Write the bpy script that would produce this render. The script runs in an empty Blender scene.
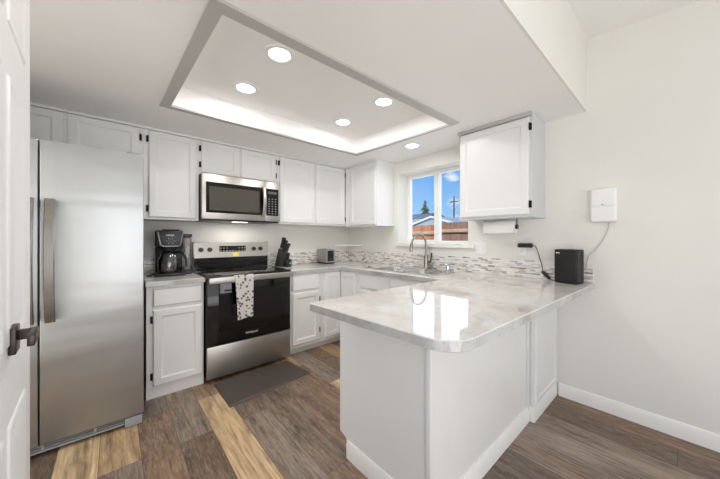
import bpy, bmesh, math, random
from mathutils import Vector, Matrix

random.seed(7)
SC = bpy.context.scene
COL = SC.collection
PI = math.pi

# ------------------------------------------------------------------ camera, sky, lights, exposure
cam_data = bpy.data.cameras.new('camera')
cam = bpy.data.objects.new('camera', cam_data)
COL.objects.link(cam)
cam.location = (-2.669, -3.317, 1.248)
cam.rotation_euler = (math.radians(90), 0, math.radians(-41.121))
cam_data.sensor_fit = 'HORIZONTAL'
cam_data.sensor_width = 36.0
cam_data.lens = 281.115 / 720.0 * 36.0
cam_data.shift_y = -(239.5 - 238.434) / 720.0
cam_data.clip_start = 0.02
cam_data.clip_end = 300
SC.camera = cam

world = bpy.data.worlds.new('sky')
SC.world = world
world.use_nodes = True
SKY_STRENGTH = 1.0

sun_data = bpy.data.lights.new('sun', 'SUN')
sun = bpy.data.objects.new('sun', sun_data)
COL.objects.link(sun)
sun_data.energy = 4.5
sun_data.angle = math.radians(0.6)
sun_data.color = (1.0, 0.95, 0.86)
sun.location = (-8, 6, 12)
sun.rotation_euler = Vector((0.62, -0.12, -0.77)).to_track_quat('-Z', 'Y').to_euler()

def area_light(name, loc, direction, sx, sy, power, color, spread=180):
    d = bpy.data.lights.new(name, 'AREA')
    d.shape = 'RECTANGLE'
    d.size = sx
    d.size_y = sy
    d.energy = power
    d.color = color
    d.spread = math.radians(spread)
    o = bpy.data.objects.new(name, d)
    COL.objects.link(o)
    o.location = loc
    o.rotation_euler = Vector(direction).to_track_quat('-Z', 'Y').to_euler()
    return o

PATIO_FILL_POWER = 12
BACK_WINDOW_POWER = 27
UPWARD_FILL_POWER = 9.5
HALL_FILL_POWER = 21
FRONT_FILL_POWER = 18
KITCHEN_WINDOW_POWER = 4.5
DOWNLIGHT_POWER = 4.3
SINK_DOWNLIGHT_POWER = 1.3
HOOD_LAMP_POWER = 1.7
area_light('added_patio_fill', (-3.45, -3.85, 1.12), (1, 0.25, 0.02), 1.55, 2.0, PATIO_FILL_POWER, (0.98, 0.99, 1.0))  # added side fill at an unseen patio door, lights the peninsula end
area_light('daylight_through_back_window', (-1.52, -6.17, 1.35), (0, 1, 0.02), 1.1, 1.5, BACK_WINDOW_POWER, (0.98, 0.99, 1.0))
area_light('added_upward_fill', (-2.5, -4.6, 0.5), (0.0, 0.8, 1.0), 1.4, 0.9, UPWARD_FILL_POWER, (0.98, 0.99, 1.0), 160)  # added fill lamp, aimed up to brighten the kitchen ceiling
area_light('added_front_fill', (-2.9, -5.3, 1.25), (0.22, 1.0, 0.0), 1.5, 1.9, FRONT_FILL_POWER, (0.96, 0.98, 1.0))  # added fill lamp behind the camera for cabinets and peninsula end
area_light('added_hall_fill', (-4.25, -1.95, 1.15), (1, 0, 0), 1.3, 1.9, HALL_FILL_POWER, (0.97, 0.985, 1.0))  # added fill lamp in the unseen hall, brightens faces turned left
area_light('daylight_through_kitchen_window', (0.235, -1.445, 1.61), (-1, 0, 0), 0.82, 0.78, KITCHEN_WINDOW_POWER, (0.93, 0.97, 1.0))

vs = SC.view_settings
SC.display_settings.display_device = 'sRGB'
vs.view_transform = 'Standard'
vs.look = 'None'
vs.gamma = 1.0
vs.use_curve_mapping = False
vs.exposure = 0.0
try:
    SC.cycles.max_bounces = 10
    SC.cycles.diffuse_bounces = 8
    SC.cycles.glossy_bounces = 5
    SC.cycles.transparent_max_bounces = 12
    SC.cycles.sample_clamp_indirect = 4.0
    SC.cycles.caustics_reflective = False
    SC.cycles.caustics_refractive = False
    SC.cycles.use_denoising = True
except Exception:
    pass

# ------------------------------------------------------------------ node helpers and materials
def lin(r, g, b):
    def f(c):
        c /= 255.0
        return c / 12.92 if c <= 0.04045 else ((c + 0.055) / 1.055) ** 2.4
    return (f(r), f(g), f(b), 1.0)

class NT:
    def __init__(self, tree):
        self.t = tree
    def n(self, kind, **kw):
        nd = self.t.nodes.new(kind)
        for k, v in kw.items():
            if k == 'ins':
                for kk, vv in v.items():
                    if isinstance(vv, bpy.types.NodeSocket):
                        self.t.links.new(vv, nd.inputs[kk])
                    else:
                        nd.inputs[kk].default_value = vv
            else:
                setattr(nd, k, v)
        return nd
    def l(self, a, b):
        self.t.links.new(a, b)
    def math(self, op, a, b=None, c=None):
        nd = self.t.nodes.new('ShaderNodeMath')
        nd.operation = op
        for i, v in enumerate((a, b, c)):
            if v is None:
                continue
            if isinstance(v, bpy.types.NodeSocket):
                self.t.links.new(v, nd.inputs[i])
            else:
                nd.inputs[i].default_value = v
        return nd.outputs[0]
    def mix(self, fac, a, b, blend='MIX'):
        nd = self.t.nodes.new('ShaderNodeMix')
        nd.data_type = 'RGBA'
        nd.blend_type = blend
        for idx, v in ((0, fac), (6, a), (7, b)):
            if isinstance(v, bpy.types.NodeSocket):
                self.t.links.new(v, nd.inputs[idx])
            else:
                nd.inputs[idx].default_value = v
        return nd.outputs[2]
    def ramp(self, fac, stops, interp='LINEAR'):
        nd = self.t.nodes.new('ShaderNodeValToRGB')
        r = nd.color_ramp
        r.interpolation = interp
        while len(r.elements) < len(stops):
            r.elements.new(0.5)
        for e, (p, c) in zip(r.elements, stops):
            e.position = p
            e.color = c
        self.t.links.new(fac, nd.inputs[0])
        return nd.outputs[0]

def new_mat(name):
    m = bpy.data.materials.new(name)
    m.use_nodes = True
    t = m.node_tree
    for nd in list(t.nodes):
        if nd.type != 'OUTPUT_MATERIAL':
            t.nodes.remove(nd)
    out = [nd for nd in t.nodes if nd.type == 'OUTPUT_MATERIAL'][0]
    h = NT(t)
    b = h.n('ShaderNodeBsdfPrincipled')
    h.l(b.outputs[0], out.inputs[0])
    return m, h, b, out

def simple(name, color, rough=0.5, metal=0.0, var=0.03, scale=30.0, bump=0.0, bump_scale=120.0, coat=0.0, spec=0.5):
    m, h, b, out = new_mat(name)
    tc = h.n('ShaderNodeTexCoord')
    nz = h.n('ShaderNodeTexNoise', ins={'Vector': tc.outputs['Object'], 'Scale': scale, 'Detail': 3.0})
    dark = tuple(c * (1 - var) for c in color[:3]) + (1,)
    lite = tuple(min(1, c * (1 + var)) for c in color[:3]) + (1,)
    c = h.ramp(nz.outputs[0], [(0.3, dark), (0.7, lite)])
    h.l(c, b.inputs['Base Color'])
    b.inputs['Roughness'].default_value = rough
    b.inputs['Metallic'].default_value = metal
    b.inputs['Coat Weight'].default_value = coat
    b.inputs['Specular IOR Level'].default_value = spec
    if bump > 0:
        n2 = h.n('ShaderNodeTexNoise', ins={'Vector': tc.outputs['Object'], 'Scale': bump_scale, 'Detail': 2.0})
        bp = h.n('ShaderNodeBump', ins={'Strength': bump, 'Distance': 0.002, 'Height': n2.outputs[0]})
        h.l(bp.outputs[0], b.inputs['Normal'])
    return m

M = {}
M['wall'] = simple('wall_paint', lin(230, 228, 222), 0.75, var=0.008, scale=3, bump=0.12, bump_scale=160)
M['ceiling'] = simple('ceiling_paint', lin(243, 242, 240), 0.8, var=0.01, scale=3, bump=0.2, bump_scale=110)
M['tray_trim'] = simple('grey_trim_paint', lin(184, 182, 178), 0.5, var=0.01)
M['cab'] = simple('cabinet_paint', lin(229, 229, 228), 0.32, var=0.01, scale=8, bump=0.03, bump_scale=60)
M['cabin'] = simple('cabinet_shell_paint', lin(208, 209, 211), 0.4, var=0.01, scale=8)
M['trim'] = simple('white_trim_paint', lin(240, 239, 236), 0.35, var=0.005)
M['doorpaint'] = simple('white_door_paint', lin(251, 251, 251), 0.4, var=0.005)
M['vinyl'] = simple('white_window_vinyl', lin(242, 242, 240), 0.35, var=0.005)
M['black'] = simple('black_plastic', lin(24, 24, 25), 0.35, var=0.1)
M['blackmatte'] = simple('black_matte_plastic', lin(30, 29, 29), 0.6, var=0.1)
M['hinge'] = simple('black_hinge_metal', lin(28, 26, 25), 0.45, 0.6, var=0.1)
M['blackglass'] = simple('black_glass', (0.005, 0.005, 0.005, 1), 0.06, var=0.0, spec=0.4)
M['ovenglass'] = simple('oven_window_glass', (0.008, 0.007, 0.007, 1), 0.05, var=0.0, spec=0.4)
M['mwglass'] = simple('microwave_window_glass', lin(74, 70, 63), 0.2, var=0.03, spec=0.5)
M['burner'] = simple('burner_ring_print', lin(70, 70, 72), 0.2, var=0.0)
M['bronze'] = simple('dark_bronze', lin(66, 60, 55), 0.35, 0.7, var=0.06)
M['nickel'] = simple('brushed_nickel', lin(160, 154, 145), 0.25, 1.0, var=0.03)
M['chrome'] = simple('chrome', lin(215, 215, 215), 0.12, 1.0, var=0.02)
M['white'] = simple('white_plastic', lin(240, 240, 238), 0.4, var=0.005)
M['paper'] = simple('paper_towel', lin(240, 239, 236), 0.9, var=0.01, bump=0.4, bump_scale=200)
M['greyplastic'] = simple('grey_plastic', lin(150, 152, 155), 0.45, var=0.03)
M['darkgrey'] = simple('dark_grey_steel', lin(74, 74, 76), 0.45, 0.3, var=0.04)
M['mat'] = simple('mat_vinyl', lin(76, 68, 62), 0.55, var=0.06, scale=60, bump=0.35, bump_scale=220)
M['yellow'] = simple('yellow_sticker', lin(236, 214, 70), 0.5, var=0.02)
M['whiteprint'] = simple('white_print', lin(235, 235, 235), 0.5, var=0.0)
M['greyprint'] = simple('grey_print', lin(165, 168, 172), 0.5, var=0.0)
M['darkprint'] = simple('dark_print', lin(80, 80, 84), 0.5, var=0.0)
M['cord'] = simple('black_cord', lin(40, 34, 30), 0.5, var=0.0)
M['thincord'] = simple('tan_cord', lin(178, 172, 160), 0.5, var=0.0)
M['bladesteel'] = simple('blade_steel', lin(190, 190, 190), 0.25, 1.0, var=0.02)
M['chocolate'] = simple('coffee_liquid', lin(22, 14, 10), 0.1, var=0.0)
M['bark'] = simple('tree_bark', lin(84, 66, 50), 0.9, var=0.2)
M['pine'] = simple('pine_foliage', lin(52, 92, 52), 0.85, var=0.35, scale=6)
M['polewood'] = simple('pole_wood', lin(86, 82, 80), 0.9, var=0.2)
M['shingle'] = simple('blue_grey_shingles', lin(150, 160, 168), 0.9, var=0.12, scale=9)
M['shingledark'] = simple('grey_shingles', lin(92, 100, 112), 0.9, var=0.15, scale=9)
M['siding'] = simple('pale_siding', lin(170, 184, 192), 0.8, var=0.03)
M['soil'] = simple('dry_lawn', lin(120, 116, 84), 0.95, var=0.2, scale=4)
M['silverprint'] = simple('silver_trim', lin(176, 176, 178), 0.3, 0.8, var=0.02)

def steel(name, tone, vertical=False, rough=0.27, wav=0.0):
    m, h, b, out = new_mat(name)
    tc = h.n('ShaderNodeTexCoord')
    mp = h.n('ShaderNodeMapping', ins={'Vector': tc.outputs['Object'], 'Scale': (400, 400, 3) if vertical else (3, 3, 400)})
    nz = h.n('ShaderNodeTexNoise', ins={'Vector': mp.outputs[0], 'Scale': 1.0, 'Detail': 3.0})
    r = h.math('MULTIPLY_ADD', nz.outputs[0], 0.16, rough - 0.08)
    h.l(r, b.inputs['Roughness'])
    c = h.ramp(nz.outputs[0], [(0.3, tuple(x * 0.96 for x in tone[:3]) + (1,)), (0.7, tone)])
    h.l(c, b.inputs['Base Color'])
    b.inputs['Metallic'].default_value = 1.0
    b.inputs['Anisotropic'].default_value = 0.75 if vertical else 0.0
    if vertical:
        tg = h.n('ShaderNodeTangent', direction_type='RADIAL', axis='Z')
        h.l(tg.outputs[0], b.inputs['Tangent'])
    if wav:
        m2 = h.n('ShaderNodeMapping', ins={'Vector': tc.outputs['Object'], 'Scale': (0.9, 0.9, 6.0)})
        n2 = h.n('ShaderNodeTexNoise', ins={'Vector': m2.outputs[0], 'Scale': 1.0, 'Detail': 1.5})
        bp = h.n('ShaderNodeBump', ins={'Strength': wav, 'Distance': 0.02, 'Height': n2.outputs[0]})
        h.l(bp.outputs[0], b.inputs['Normal'])
    return m
M['steel'] = steel('stainless_steel', lin(180, 176, 170), False, 0.37)
M['fridgesteel'] = steel('refrigerator_steel', lin(182, 183, 183), True, 0.36, 0.25)
M['handlesteel'] = steel('satin_handle_steel', lin(150, 147, 142), True, 0.25)
M['sinksteel'] = steel('sink_steel', lin(208, 207, 204), False, 0.26)

def glass_mat(name, tint=(1, 1, 1, 1), refl=0.06, rough=0.01):
    m, h, b, out = new_mat(name)
    tr = h.n('ShaderNodeBsdfTransparent', ins={'Color': tint})
    gl = h.n('ShaderNodeBsdfGlossy', ins={'Color': (1, 1, 1, 1), 'Roughness': rough})
    fr = h.n('ShaderNodeFresnel', ins={'IOR': 1.45})
    nz = h.n('ShaderNodeTexNoise', ins={'Scale': 2.0})
    f = h.math('MULTIPLY', fr.outputs[0], h.math('MULTIPLY_ADD', nz.outputs[0], 0.1, refl * 12))
    mx = h.n('ShaderNodeMixShader', ins={0: f, 1: tr.outputs[0], 2: gl.outputs[0]})
    h.l(mx.outputs[0], out.inputs[0])
    return m
M['glass'] = glass_mat('window_glass', (0.98, 0.99, 0.99, 1), 0.04)
M['carafe'] = glass_mat('carafe_glass', (0.86, 0.86, 0.85, 1), 0.16)
M['reservoir'] = glass_mat('smoky_clear_plastic', (0.80, 0.80, 0.80, 1), 0.10, 0.05)

# vinyl plank floor: planks run along y
def floor_mat():
    m, h, b, out = new_mat('vinyl_plank_floor')
    tc = h.n('ShaderNodeTexCoord')
    sp = h.n('ShaderNodeSeparateXYZ', ins={0: tc.outputs['Object']})
    px = h.math('ADD', sp.outputs[0], 2.37 + 0.183 * 10)
    py = h.math('ADD', sp.outputs[1], 9.4)
    co = h.n('ShaderNodeCombineXYZ', ins={0: py, 1: px})
    br = h.n('ShaderNodeTexBrick', offset=0.37, offset_frequency=2, squash=1.0,
             ins={'Vector': co.outputs[0], 'Color1': (0, 0, 0, 1), 'Color2': (1, 1, 1, 1), 'Mortar': (0, 0, 0, 1), 'Scale': 1.0,
                  'Mortar Size': 0.0011, 'Mortar Smooth': 0.1, 'Bias': 0.0, 'Brick Width': 1.22, 'Row Height': 0.183})
    rnd = h.n('ShaderNodeSeparateColor', ins={0: br.outputs[0]}).outputs[0]
    off = h.math('MULTIPLY', rnd, 37.0)
    g1c = h.n('ShaderNodeCombineXYZ', ins={0: h.math('MULTIPLY', py, 2.2), 1: h.math('MULTIPLY', px, 11.0), 2: off})
    g1 = h.n('ShaderNodeTexNoise', ins={'Vector': g1c.outputs[0], 'Scale': 1.0, 'Detail': 7.0, 'Roughness': 0.68, 'Distortion': 0.9})
    g2c = h.n('ShaderNodeCombineXYZ', ins={0: h.math('MULTIPLY', py, 3.0), 1: h.math('MULTIPLY', px, 60.0), 2: off})
    g2 = h.n('ShaderNodeTexNoise', ins={'Vector': g2c.outputs[0], 'Scale': 1.0, 'Detail': 5.0, 'Roughness': 0.7})
    g3c = h.n('ShaderNodeCombineXYZ', ins={0: h.math('MULTIPLY', py, 16.0), 1: h.math('MULTIPLY', px, 95.0), 2: off})
    g3 = h.n('ShaderNodeTexNoise', ins={'Vector': g3c.outputs[0], 'Scale': 1.0, 'Detail': 3.0, 'Roughness': 0.7})
    g4c = h.n('ShaderNodeCombineXYZ', ins={0: h.math('MULTIPLY', py, 1.3), 1: h.math('MULTIPLY', px, 4.5), 2: h.math('ADD', off, 9.0)})
    g4 = h.n('ShaderNodeTexNoise', ins={'Vector': g4c.outputs[0], 'Scale': 1.0, 'Detail': 4.0, 'Roughness': 0.6, 'Distortion': 0.7})
    idx = h.math('MULTIPLY_ADD', h.math('SUBTRACT', g4.outputs[0], 0.5), 0.16, rnd)
    base = h.ramp(idx, [(0.0, lin(84, 68, 57)), (0.12, lin(142, 128, 117)), (0.25, lin(100, 79, 63)), (0.37, lin(154, 140, 129)),
                        (0.48, lin(128, 101, 79)), (0.58, lin(90, 74, 63)), (0.69, lin(160, 130, 98)), (0.78, lin(130, 116, 106)), (0.85, lin(164, 134, 100)), (0.91, lin(188, 158, 120)), (1.0, lin(204, 178, 140))])
    tone = h.ramp(g1.outputs[0], [(0.30, (0.30, 0.26, 0.23, 1)), (0.43, (0.80, 0.77, 0.74, 1)), (0.54, (1.0, 1.0, 1.0, 1)), (0.70, (1.40, 1.37, 1.32, 1))])
    c1 = h.mix(0.9, base, tone, 'MULTIPLY')
    streak = h.ramp(g2.outputs[0], [(0.32, (0.30, 0.27, 0.25, 1)), (0.47, (0.95, 0.95, 0.95, 1)), (0.70, (1.45, 1.42, 1.38, 1))])
    c2 = h.mix(0.9, c1, streak, 'MULTIPLY')
    saw = h.ramp(g3.outputs[0], [(0.47, (0, 0, 0, 1)), (0.70, (1, 1, 1, 1))])
    sawf = h.math('MULTIPLY', h.n('ShaderNodeSeparateColor', ins={0: saw}).outputs[0], h.math('MULTIPLY', g4.outputs[0], 0.85))
    c2b = h.mix(sawf, c2, lin(176, 164, 150))
    c3 = h.mix(br.outputs[1], c2b, lin(48, 40, 34))
    h.l(c3, b.inputs['Base Color'])
    rr = h.math('MULTIPLY_ADD', g2.outputs[0], 0.18, 0.36)
    h.l(rr, b.inputs['Roughness'])
    hb = h.math('SUBTRACT', g2.outputs[0], h.math('MULTIPLY', br.outputs[1], 2.0))
    bp = h.n('ShaderNodeBump', ins={'Strength': 0.25, 'Distance': 0.0015, 'Height': hb})
    h.l(bp.outputs[0], b.inputs['Normal'])
    return m
M['floor'] = floor_mat()

# pale marble-look counter
def marble_mat(name, stops, veinc, vs_):
    m, h, b, out = new_mat(name)
    tc = h.n('ShaderNodeTexCoord')
    big = h.n('ShaderNodeTexNoise', ins={'Vector': tc.outputs['Object'], 'Scale': 2.0, 'Detail': 5.0, 'Roughness': 0.55, 'Distortion': 1.2})
    med = h.n('ShaderNodeTexNoise', ins={'Vector': tc.outputs['Object'], 'Scale': 5.0, 'Detail': 6.0, 'Roughness': 0.6, 'Distortion': 1.6})
    c = h.ramp(big.outputs[0], stops)
    ridge = h.math('ABSOLUTE', h.math('SUBTRACT', med.outputs[0], 0.5))
    vein = h.ramp(ridge, [(0.0, (1, 1, 1, 1)), (0.03, (0, 0, 0, 1))])
    vf = h.math('MULTIPLY', h.n('ShaderNodeSeparateColor', ins={0: vein}).outputs[0], h.math('MULTIPLY', big.outputs[0], vs_))
    h.l(h.mix(vf, c, veinc), b.inputs['Base Color'])
    b.inputs['Roughness'].default_value = 0.045
    b.inputs['Specular IOR Level'].default_value = 0.75
    return m
M['marble'] = marble_mat('pale_marble_counter', [(0.33, lin(203, 193, 183)), (0.45, lin(216, 212, 207)), (0.60, lin(223, 221, 218))], lin(172, 166, 160), 0.5)
M['marble_edge'] = marble_mat('shaded_marble_edge', [(0.35, lin(160, 158, 156)), (0.5, lin(182, 182, 181)), (0.62, lin(194, 194, 193))], lin(140, 138, 136), 0.7)  # same marble, with shade put into the colour of the side faces

# strip mosaic backsplash
def mosaic_mat():
    m, h, b, out = new_mat('strip_mosaic_tile')
    tc = h.n('ShaderNodeTexCoord')
    sp = h.n('ShaderNodeSeparateXYZ', ins={0: tc.outputs['Object']})
    u = h.math('ADD', h.math('SUBTRACT', sp.outputs[0], sp.outputs[1]), 20.0)
    v = h.math('ADD', sp.outputs[2], 10.0 - 0.9148)
    co = h.n('ShaderNodeCombineXYZ', ins={0: u, 1: v})
    br = h.n('ShaderNodeTexBrick', offset=0.41, offset_frequency=2, squash=0.62, squash_frequency=3,
             ins={'Vector': co.outputs[0], 'Color1': (0, 0, 0, 1), 'Color2': (1, 1, 1, 1), 'Mortar': (0, 0, 0, 1), 'Scale': 1.0,
                  'Mortar Size': 0.0012, 'Mortar Smooth': 0.1, 'Bias': 0.0, 'Brick Width': 0.066, 'Row Height': 0.0136})
    rnd = h.n('ShaderNodeSeparateColor', ins={0: br.outputs[0]}).outputs[0]
    c = h.ramp(rnd, [(0.0, lin(226, 222, 217)), (0.22, lin(188, 180, 172)), (0.32, lin(236, 235, 232)), (0.48, lin(210, 205, 200)),
                     (0.58, lin(162, 154, 148)), (0.66, lin(232, 230, 227)), (0.80, lin(180, 183, 186)), (0.90, lin(214, 206, 198)), (0.96, lin(126, 120, 116))], 'CONSTANT')
    c2 = h.mix(br.outputs[1], c, lin(222, 219, 213))
    h.l(c2, b.inputs['Base Color'])
    r = h.math('MULTIPLY_ADD', br.outputs[1], 0.5, 0.14)
    h.l(r, b.inputs['Roughness'])
    bp = h.n('ShaderNodeBump', ins={'Strength': 0.4, 'Distance': 0.001, 'Height': h.math('SUBTRACT', 1.0, br.outputs[1])})
    h.l(bp.outputs[0], b.inputs['Normal'])
    return m
M['mosaic'] = mosaic_mat()

def towel_mat():
    m, h, b, out = new_mat('printed_tea_towel')
    tc = h.n('ShaderNodeTexCoord')
    mp = h.n('ShaderNodeMapping', ins={'Vector': tc.outputs['Object'], 'Scale': (1, 0.25, 1)})
    vo = h.n('ShaderNodeTexVoronoi', ins={'Vector': mp.outputs[0], 'Scale': 36.0, 'Randomness': 0.9})
    nz = h.n('ShaderNodeTexNoise', ins={'Vector': tc.outputs['Object'], 'Scale': 130.0, 'Detail': 2.0})
    d = h.math('ADD', vo.outputs['Distance'], h.math('MULTIPLY', h.math('SUBTRACT', nz.outputs[0], 0.5), 0.55))
    blob = h.math('LESS_THAN', d, 0.38)
    sc = h.n('ShaderNodeSeparateColor', ins={0: vo.outputs['Color']})
    pal = h.ramp(sc.outputs[0], [(0.0, lin(112, 104, 100)), (0.3, lin(150, 120, 100)), (0.5, lin(90, 92, 98)), (0.72, lin(196, 112, 104)), (0.86, lin(140, 134, 126))], 'CONSTANT')
    c = h.mix(blob, lin(248, 245, 240), pal)
    h.l(c, b.inputs['Base Color'])
    b.inputs['Roughness'].default_value = 0.95
    return m
M['towel'] = towel_mat()

def fence_mat(name, c1, c2):
    m, h, b, out = new_mat(name)
    tc = h.n('ShaderNodeTexCoord')
    sp = h.n('ShaderNodeSeparateXYZ', ins={0: tc.outputs['Object']})
    co = h.n('ShaderNodeCombineXYZ', ins={0: h.math('MULTIPLY', sp.outputs[0], 7.0), 1: h.math('MULTIPLY', sp.outputs[1], 7.0), 2: h.math('MULTIPLY', sp.outputs[2], 0.8)})
    nz = h.n('ShaderNodeTexNoise', ins={'Vector': co.outputs[0], 'Scale': 1.0, 'Detail': 4.0})
    h.l(h.ramp(nz.outputs[0], [(0.3, c1), (0.7, c2)]), b.inputs['Base Color'])
    b.inputs['Roughness'].default_value = 0.85
    return m
M['fence_a'] = fence_mat('cedar_fence', lin(168, 104, 70), lin(206, 142, 102))
M['fence_b'] = fence_mat('weathered_fence', lin(128, 96, 78), lin(172, 134, 112))

M['rail'] = fence_mat('sunlit_fence_rail', lin(186, 148, 118), lin(214, 178, 146))  # paler than the boards: sunlight put into the rail colour

def emit_mat(name, color, strength):
    m, h, b, out = new_mat(name)
    tc = h.n('ShaderNodeTexCoord')
    nz = h.n('ShaderNodeTexNoise', ins={'Vector': tc.outputs['Object'], 'Scale': 5.0})
    b.inputs['Base Color'].default_value = (0.9, 0.9, 0.9, 1)
    h.l(h.ramp(nz.outputs[0], [(0.0, color), (1.0, color)]), b.inputs['Emission Color'])
    b.inputs['Emission Strength'].default_value = strength
    return m
M['lamp'] = emit_mat('lit_downlight_lens', (1.0, 0.97, 0.92, 1), 6.0)
M['display'] = emit_mat('blue_clock_digits', lin(60, 110, 235), 1.2)

# sky with small clouds
wt = NT(world.node_tree)
for nd in list(world.node_tree.nodes):
    world.node_tree.nodes.remove(nd)
wo = wt.n('ShaderNodeOutputWorld')
bg = wt.n('ShaderNodeBackground', ins={'Strength': SKY_STRENGTH})
wt.l(bg.outputs[0], wo.inputs[0])
wtc = wt.n('ShaderNodeTexCoord')
wsp = wt.n('ShaderNodeSeparateXYZ', ins={0: wtc.outputs['Generated']})
skyc = wt.ramp(wsp.outputs[2], [(0.0, lin(200, 226, 250)), (0.08, lin(158, 206, 252)), (0.26, lin(92, 168, 246)), (0.6, lin(66, 140, 230))])
wmp = wt.n('ShaderNodeMapping', ins={'Vector': wtc.outputs['Generated'], 'Scale': (1.0, 1.0, 1.7), 'Location': (0.35, 0.2, 0.1)})
wnz = wt.n('ShaderNodeTexNoise', ins={'Vector': wmp.outputs[0], 'Scale': 9.0, 'Detail': 6.0, 'Roughness': 0.6})
cl = wt.ramp(wnz.outputs[0], [(0.60, (0, 0, 0, 1)), (0.69, (1, 1, 1, 1))])
clf = wt.n('ShaderNodeSeparateColor', ins={0: cl}).outputs[0]
skym = wt.mix(clf, skyc, lin(240, 244, 250))
wt.l(skym, bg.inputs[0])

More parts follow.
